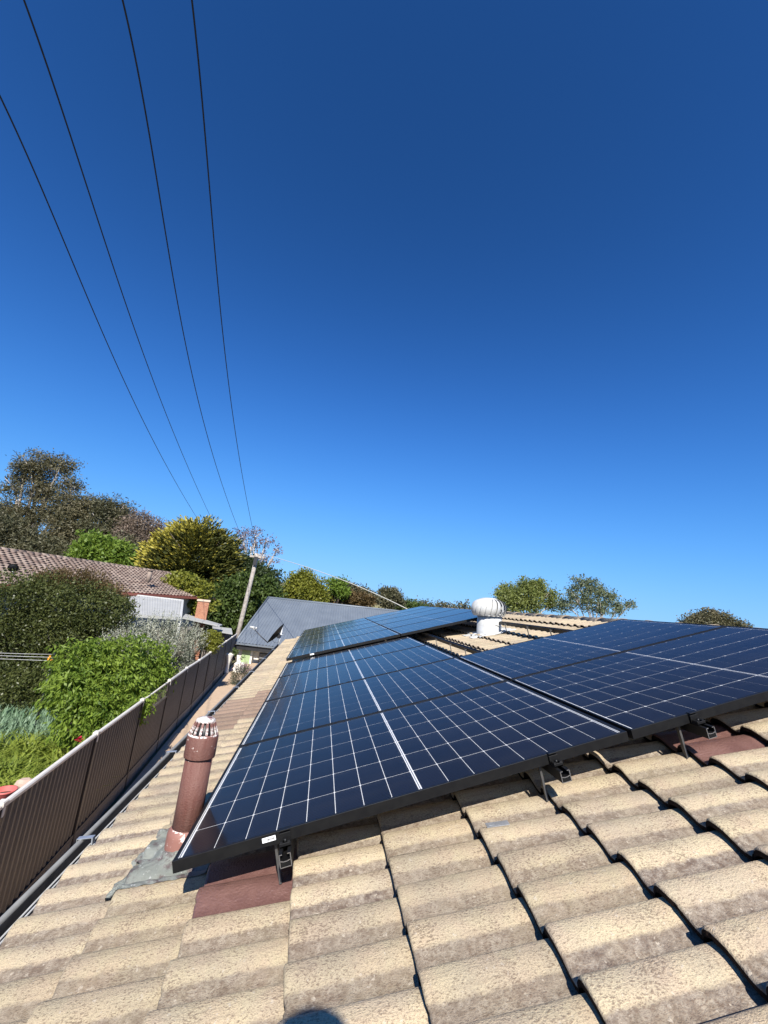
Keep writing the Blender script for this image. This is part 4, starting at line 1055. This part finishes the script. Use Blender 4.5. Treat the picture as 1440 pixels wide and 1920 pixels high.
# hills on the skyline
def hill(name, pts, Y, m, depth=160):
    bm = BM(); top = [at(u, v, Y) for u, v in pts]; n = len(top)
    rows = []
    for k in range(7):
        f = k / 6; rows.append([bm.verts.new((p.x * (1 + .25 * f), p.y + depth * (f - .35), GZ - 1 + (p.z - GZ + 1) * math.sin(math.pi * min(1, .12 + f * .95)) ** .8)) for p in top])
    for r0, r1 in zip(rows, rows[1:]):
        for k in range(n - 1): bm.faces.new((r0[k], r0[k + 1], r1[k + 1], r1[k])).smooth = True
    return tag(obj(name, bm, m), kind='structure')
hill('hill', [(300, 1100), (430, 1098), (520, 1090), (560, 1095), (640, 1112), (700, 1128), (760, 1140), (830, 1150), (1000, 1168)], 150, M_GRASSDRY)
P_ = [at(780 + 14 * k, 1139.5 + 1.35 * k, 240) for k in range(12)]
bm = BM()
woods = [(p, 4 + 2 * math.sin(i * 2.3)) for i, p in enumerate(P_)]
bm.free()
fw_ = empty('t', (0, 0, 0), 'x', 'x'); 
o = crown('distant_wood', LM_GUM2, fw_, woods, 500, 12, 1.2, 1.4, .8, 31); o.parent = None; bpy.data.objects.remove(fw_); tag(o, kind='stuff')

# shrubs in the neighbour's garden
GS = GZ + .1
SG = 'shrubs in the garden behind the fence'
def shrub(name, lab, lst, Y, lm, clumps, per, csize, L, W, seed, **kw):
    bl = blobs_px(lst, Y); cen = sum((b[0] for b in bl), Vector()) / len(bl); bp = Vector((cen.x, cen.y, GS))
    t = empty(name, bp, lab, 'shrub', SG)
    kw.setdefault('shell', .6); kw.setdefault('lump', .18)
    crown('foliage', lm, t, bl, clumps, per, csize, L, W, seed, ground=GS + .03, **kw)
    g = random.Random(seed); bm = BM()
    for c, r in bl:
        b0 = bp + Vector((g.uniform(-.2, .2), g.uniform(-.2, .2), -.05)); tube(bm, [b0, b0.lerp(c, .5) + Vector((g.uniform(-.1, .1), 0, .1)), c], [.05, .035, .015], 5)
    obj('stems', bm, M_BARKDK, t, inv(t)); return t, bl
t, bl = shrub('dark_hedge', 'large dark green hedge shrub at the left edge below the clay tile roof', [(20, 1140, 62), (80, 1135, 60), (140, 1145, 58), (195, 1145, 42), (220, 1155, 30), (40, 1205, 60), (110, 1200, 58), (165, 1195, 40), (0, 1250, 55), (55, 1270, 45), (100, 1240, 40)], 15.0, LM_HEDGE, 3600, 14, .13, .10, .05, 41)
crown('bronze_twigs', LM_BRONZE, t, blobs_px([(110, 1090, 26), (150, 1092, 26), (180, 1100, 24), (80, 1092, 20), (205, 1115, 22), (225, 1135, 16)], 15.6), 700, 12, .15, .11, .035, 42, mode='up', shell=.2)
def silver():
    lst = [(225, 1205, 34, 14.5), (260, 1195, 38, 15), (300, 1192, 40, 15.6), (340, 1195, 36, 16.4), (368, 1200, 22, 17.2), (290, 1225, 40, 15), (330, 1225, 36, 15.6), (210, 1205, 22, 14.4), (255, 1220, 36, 14.6)]
    bl = blobs_px(lst, 15); cen = sum((b[0] for b in bl), Vector()) / len(bl); bp = Vector((cen.x, cen.y, GS))
    t = empty('silver_bush', bp, 'silvery grey bush of upright white leaved sprigs behind the fence', 'shrub', SG)
    P, D, g = crown_points(bl, 2300, 43, .62, .12)
    C, N, C2, N2 = [], [], [], []
    ax = unit(D * .45 + np.array([0, 0, 1.0]) + g.normal(size=D.shape) * .12)
    for k in range(12):
        f = k / 11; pos = P + ax * ((f - .7) * .48) + g.normal(size=P.shape) * .018
        nn = unit(ax * .8 + unit(g.normal(size=P.shape)) * .75)
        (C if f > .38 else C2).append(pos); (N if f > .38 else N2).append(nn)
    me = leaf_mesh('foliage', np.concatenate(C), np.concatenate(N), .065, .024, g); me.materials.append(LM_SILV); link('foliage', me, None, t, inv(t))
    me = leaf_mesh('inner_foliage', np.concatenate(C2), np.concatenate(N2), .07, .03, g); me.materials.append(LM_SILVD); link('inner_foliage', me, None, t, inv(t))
    bm = BM()
    for c, r in bl: tube(bm, [bp + Vector((0, 0, -.05)), c], [.05, .02], 5)
    obj('stems', bm, M_BARKDK, t, inv(t))
silver()
shrub('green_bush', 'lush bright green leafy bush overhanging the fence mesh', [(140, 1255, 42, 10.2), (185, 1240, 40, 10.6), (230, 1245, 42, 11), (275, 1252, 38, 11.8), (300, 1262, 26, 12.4), (135, 1300, 42, 9.8), (190, 1295, 50, 10.2), (245, 1290, 42, 10.6), (285, 1285, 30, 11.6), (150, 1345, 40, 9.6), (205, 1340, 40, 9.8), (240, 1320, 30, 10.2), (185, 1370, 34, 9.5)], 10.3, LM_BRIGHT, 1900, 11, .085, .14, .046, 44, mode='droop', lump=.36, shell=.68)
shrub('yellow_shrub', 'small yellow green shrub at the far end of the fence by the shed', [(393, 1195, 14), (405, 1200, 12), (385, 1205, 12), (398, 1212, 12)], 17.6, LM_YEL, 420, 10, .06, .08, .04, 45)
shrub('dry_shrub', 'dark shrub with dry pinkish leaves between the hedge and the strap leaved plants', [(30, 1300, 34), (70, 1285, 30), (95, 1290, 26), (10, 1275, 30), (75, 1310, 20)], 12.6, LM_HEDGE, 700, 10, .10, .09, .05, 46)
# vine through the mesh bay
b3 = FP[3].lerp(FP[4], .15)
vn = empty('fence_vine', (b3.x - .1, b3.y, GS), 'green vine growing through the mesh bay of the fence', 'vine')
crown('foliage', LM_BRIGHT, vn, [(FP[3].lerp(FP[4], f) + Vector((-.06, 0, dz)), r) for f, dz, r in ((.05, -.2, .2), (.15, -.3, .2), (.25, -.12, .16), (.08, -.42, .14))], 130, 8, .05, .08, .045, 47, mode='droop')
def blades(name, lab, pts, m, per, H, W, seed, lean, kind='stuff'):
    g = np.random.default_rng(seed); V, F = [], []; n = 0
    for p in pts:
        for _ in range(per):
            a = g.uniform(0, 6.28); d = np.array([math.cos(a), math.sin(a), 0]); h = H * g.uniform(.6, 1.15); ln = lean * g.uniform(.3, 1.2)
            s_ = np.array([-d[1], d[0], 0]); w = W * g.uniform(.7, 1.2); b0 = np.array(p) + d * g.uniform(0, .08)
            for k in range(5):
                f = k / 4; c = b0 + d * (ln * h * f * f) + np.array([0, 0, h * (f - .38 * lean * f * f * f)])
                ww = w * (.5, 1, .95, .65, .04)[k]; V += [c - s_ * ww / 2, c + s_ * ww / 2]
            for k in range(4): F.append((n + 2 * k, n + 2 * k + 1, n + 2 * k + 3, n + 2 * k + 2))
            n += 10
    me = bpy.data.meshes.new(name); me.from_pydata([tuple(v) for v in V], [], F); me.materials.append(m)
    return tag(link(name, me), lab, None, None, kind)
g = np.random.default_rng(8)
ip = []
for _ in range(230):
    u, v_ = g.uniform(-60, 105), g.uniform(1310, 1385); p = onz(u, v_ + 30, GS)
    if not (u > 90 and v_ > 1380): ip.append(p)
blades('iris_leaves', None, ip, LM_IRIS, 9, .62, .042, 9, .45)
lp = []
for _ in range(270):
    u, v_ = g.uniform(-80, 165), g.uniform(1405, 1560); p = onz(u, v_ + 15, GS)
    if p.x < np.interp(p.y, [q_.y for q_ in FP], [q_.x for q_ in FP]) - .45: lp.append(p)
blades('strap_lily_leaves', None, lp, LM_LILY, 11, .74, .042, 10, .8)

# small garden things
def rock(name, lab, p, r, m, seed):
    g = random.Random(seed); bm = BM(); bmesh.ops.create_icosphere(bm, subdivisions=2, radius=1)
    for v_ in bm.verts: v_.co = Vector((v_.co.x * r * 1.2, v_.co.y * r, v_.co.z * r * .75)) * g.uniform(.82, 1.1)
    return tag(obj(name, bm, m, None, Matrix.Translation(p)), lab, 'rock')
pr = at(45, 1470, 5.6)
rock('garden_rock', 'pale pinkish rock showing above the fence capping beside the red tub', Vector((pr.x, pr.y, pr.z)), .10, mat('pinkish_stone', (.50, .36, .28), (.40, .29, .23), 9, .9), 2)
tb_ = at(8, 1490, 5.2)
tub = empty('red_tub', (tb_.x, tb_.y, tb_.z - .3), 'faded red plastic tub just over the near end of the fence', 'tub')
bm = BM(); lathe(bm, [(.10, 0), (.12, .34), (.13, .345), (.13, .365), (.115, .365), (.09, .03)], 20); obj('tub_body', bm, mat('faded_red_plastic', (.55, .10, .09), (.48, .13, .11), 6, .5), tub)
bm = BM(); lathe(bm, [(.112, .30), (.001, .31)], 16, cap=False); obj('tub_contents', bm, M_SOIL, tub)
bm = BM(); box(bm, tb_.x - .8, tb_.x + .16, tb_.y - .3, tb_.y + .6, GS, tb_.z - .3); 
tag(obj('garden_bench', bm, M_PLINTH), 'low grey garden ledge behind the fence under the red tub', 'ledge')
rf = at(148, 1388, 8.3)
fl = empty('red_flower', (rf.x, rf.y, GS), 'single crimson red flower just above the fence capping', 'flower')
bm = BM()
gq = random.Random(4)
for k in range(16):
    a = gq.uniform(0, 6.28); e_ = gq.uniform(-.2, 1.2); d_ = Vector((math.cos(a) * math.cos(e_), math.sin(a) * math.cos(e_), math.sin(e_))); s_ = d_.cross(Vector((0, 0, 1))).normalized() * .03
    c = rf + d_ * .02; quad(bm, [c, c + d_ * .035 + s_, c + d_ * .07, c + d_ * .035 - s_])
obj('petals', bm, leafmat('crimson_petal', (.35, .01, .03), (.55, .02, .06), .3), fl, inv(fl))
bm = BM(); tube(bm, [(rf.x, rf.y, GS), rf], .008, 5); obj('stem', bm, LM_MID, fl, inv(fl))
# clothes line: wires with orange peg
cl = empty('clothes_line', (at(-40, 1235, 11).x, 11, GS), 'clothes line of thin pale wires with orange pegs in front of the hedge', 'clothes line')
bm = BM()
for v0, v1 in ((1226, 1227), (1231, 1232.5), (1237, 1239)): tube(bm, [at(-120, v0 - 6, 11), at(45, v0, 11), at(100, v1, 11)], .006, 5)
obj('wires', bm, M_WHITEMETAL, cl, inv(cl))
bm = BM()
for u, v_ in ((92, 1234), (95, 1229), (97, 1238)): p = at(u, v_, 11); box(bm, p.x - .02, p.x + .02, p.y - .02, p.y + .02, p.z - .05, p.z + .02)
obj('pegs', bm, mat('orange_plastic', (.75, .28, .03), None, rough=.5), cl, inv(cl))
bm = BM(); p = at(100, 1233, 11.05); tube(bm, [(p.x, p.y, GS), (p.x, p.y, p.z + .12)], .025, 8); tube(bm, [at(-120, 1226, 11.05), Vector((at(-120, 1226, 11.05).x, 11.05, GS))], .025, 8); obj('posts', bm, M_DARK, cl, inv(cl))

# lavender shrub, white pot with plant at the path end
lv = onz(450, 1284, GZ + .06)
t = empty('lavender_bush', (lv.x, lv.y, GZ + .05), 'small round grey green lavender bush with mauve tips on the path', 'shrub')
P, D, gg = crown_points([(lv + Vector((0, 0, .35)), .42)], 700, 61, .5, .1)
ax = unit(D + np.array([0, 0, .6])); pos = np.concatenate([P + ax * f * .16 + gg.normal(size=P.shape) * .02 for f in (0, .5, 1)]); k = pos[:, 2] > GZ + .06
me = leaf_mesh('foliage', pos[k], unit(np.concatenate([ax] * 3) + gg.normal(size=pos.shape) * .3)[k], .10, .022, gg); me.materials.append(LM_SILVD); link('foliage', me, None, t, inv(t))
sel = D[:, 2] > .35; me = leaf_mesh('flower_spikes', (P + ax * .24)[sel], ax[sel], .10, .022, gg); me.materials.append(leafmat('mauve_flower', (.20, .12, .17), (.33, .2, .26), .2)); tag(link('flower_spikes', me, None, t, inv(t)), kind='stuff')
pc = onz(424, 1262, GZ + .06)
t = empty('white_planter', (pc.x, pc.y, GZ + .06), 'tall white planter with a climbing plant at the end of the fence', 'planter')
bm = BM(); lathe(bm, [(.14, 0), (.10, .12), (.09, .5), (.17, .8), (.24, .95), (.25, 1.0), (.21, 1.0), (.14, .82)], 16); obj('pot', bm, M_WALL, t)
bm = BM(); box(bm, .3, .8, .1, .5, 0, .55); bmesh.ops.bevel(bm, geom=list(bm.edges), offset=.06, segments=2, affect='EDGES'); obj('stone_base', bm, M_WALL, t)
crown('foliage', LM_MID, t, [(pc + Vector((.25, .1, 1.1)), .22), (pc + Vector((.65, .3, .75)), .2)], 26, 7, .05, .10, .06, 63, shell=.2)

# ------------------------------------------------------------------ the photographer, whose shadow falls on the tiles
SH = roofw(.435, -.53, -.17)
head = SH - travel * ((roofw(0, -2.25, 0).y - SH.y) / -travel.y)
head = SH - travel * 2.36
feet_z = RM @ Vector((head.x + .2, 0, Z0 + .05))
def person():
    c = Vector((head.x, head.y, head.z - .14))
    zf = lambda x: (x * math.tan(PITCH) - .17)
    t = empty('person', (c.x, c.y, zf(c.x)), 'person standing on the roof below the frame whose head shadow falls on the near tiles', 'person')
    T = inv(t)
    fl_, fr_ = Vector((c.x - .12, c.y, zf(c.x - .12) + .05)), Vector((c.x + .12, c.y + .05, zf(c.x + .12) + .05))
    hip = Vector((c.x, c.y, (c.z + fl_.z) * .5 + .02)); chest = Vector((c.x, c.y, c.z - .36)); neck = Vector((c.x, c.y, c.z - .16))
    ph = CAM + (CR @ Vector((0, 0, 1))) * .05
    v = [hip, (hip + chest) / 2, chest, neck, c + Vector((0, .015, 0)), c + Vector((0, .02, .08))]
    rr_ = [.15, .135, .155, .06, .085, .08]; ed = [(0, 1), (1, 2), (2, 3), (3, 4), (4, 5)]
    for s_, ft in ((-1, fl_), (1, fr_)):
        i = len(v); v += [hip + Vector((s_ * .09, 0, -.06)), (hip + ft) / 2 + Vector((s_ * .06, .03, 0)), ft, ft + Vector((0, .14, -.02))]; rr_ += [.095, .065, .045, .04]; ed += [(0, i), (i, i + 1), (i + 1, i + 2), (i + 2, i + 3)]
        sh_ = chest + Vector((s_ * .19, 0, .05)); hd = ph + (CR @ Vector((s_ * .075, -.02, .02))); el = (sh_ + hd) / 2 + Vector((s_ * .10, -.08, -.16))
        i = len(v); v += [sh_, el, hd]; rr_ += [.06, .045, .032]; ed += [(2, i), (i, i + 1), (i + 1, i + 2)]
        for q_ in range(4):
            j = len(v); off = CR @ Vector((-s_ * .035, .05 - .022 * q_, .004)); v += [hd + off]; rr_ += [.009]; ed += [(i + 2, j)]
    me = bpy.data.meshes.new('body'); me.from_pydata([T @ p for p in v], ed, [])
    o = link('body', me, mat('skin_and_clothes', (.06, .07, .10), (.08, .09, .12), 4, .8), t)
    md = o.modifiers.new('skin', 'SKIN')
    for i, r in enumerate(rr_): me.skin_vertices[0].data[i].radius = (r, r)
    me.skin_vertices[0].data[0].use_root = True
    o.modifiers.new('sub', 'SUBSURF').levels = 1
    bm = BM(); bmesh.ops.create_uvsphere(bm, u_segments=16, v_segments=10, radius=.105)
    for v_ in bm.verts:
        if v_.co.z < -.02 and v_.co.y > 0: v_.co *= .8
    obj('hair', bm, mat('brown_hair', (.05, .03, .02), None, rough=.7), t, T @ Matrix.Translation(c + Vector((0, -.01, .05))))
    bm = BM(); box(bm, -.038, .038, -.075, .075, 0, .008)
    bmesh.ops.bevel(bm, geom=list(bm.edges), offset=.003, segments=2, affect='EDGES')
    p = obj('phone', bm, M_DARK, None, Matrix.Translation(ph) @ CR.to_4x4()); tag(p, 'dark phone held up in both hands by the photographer', 'phone')
person()
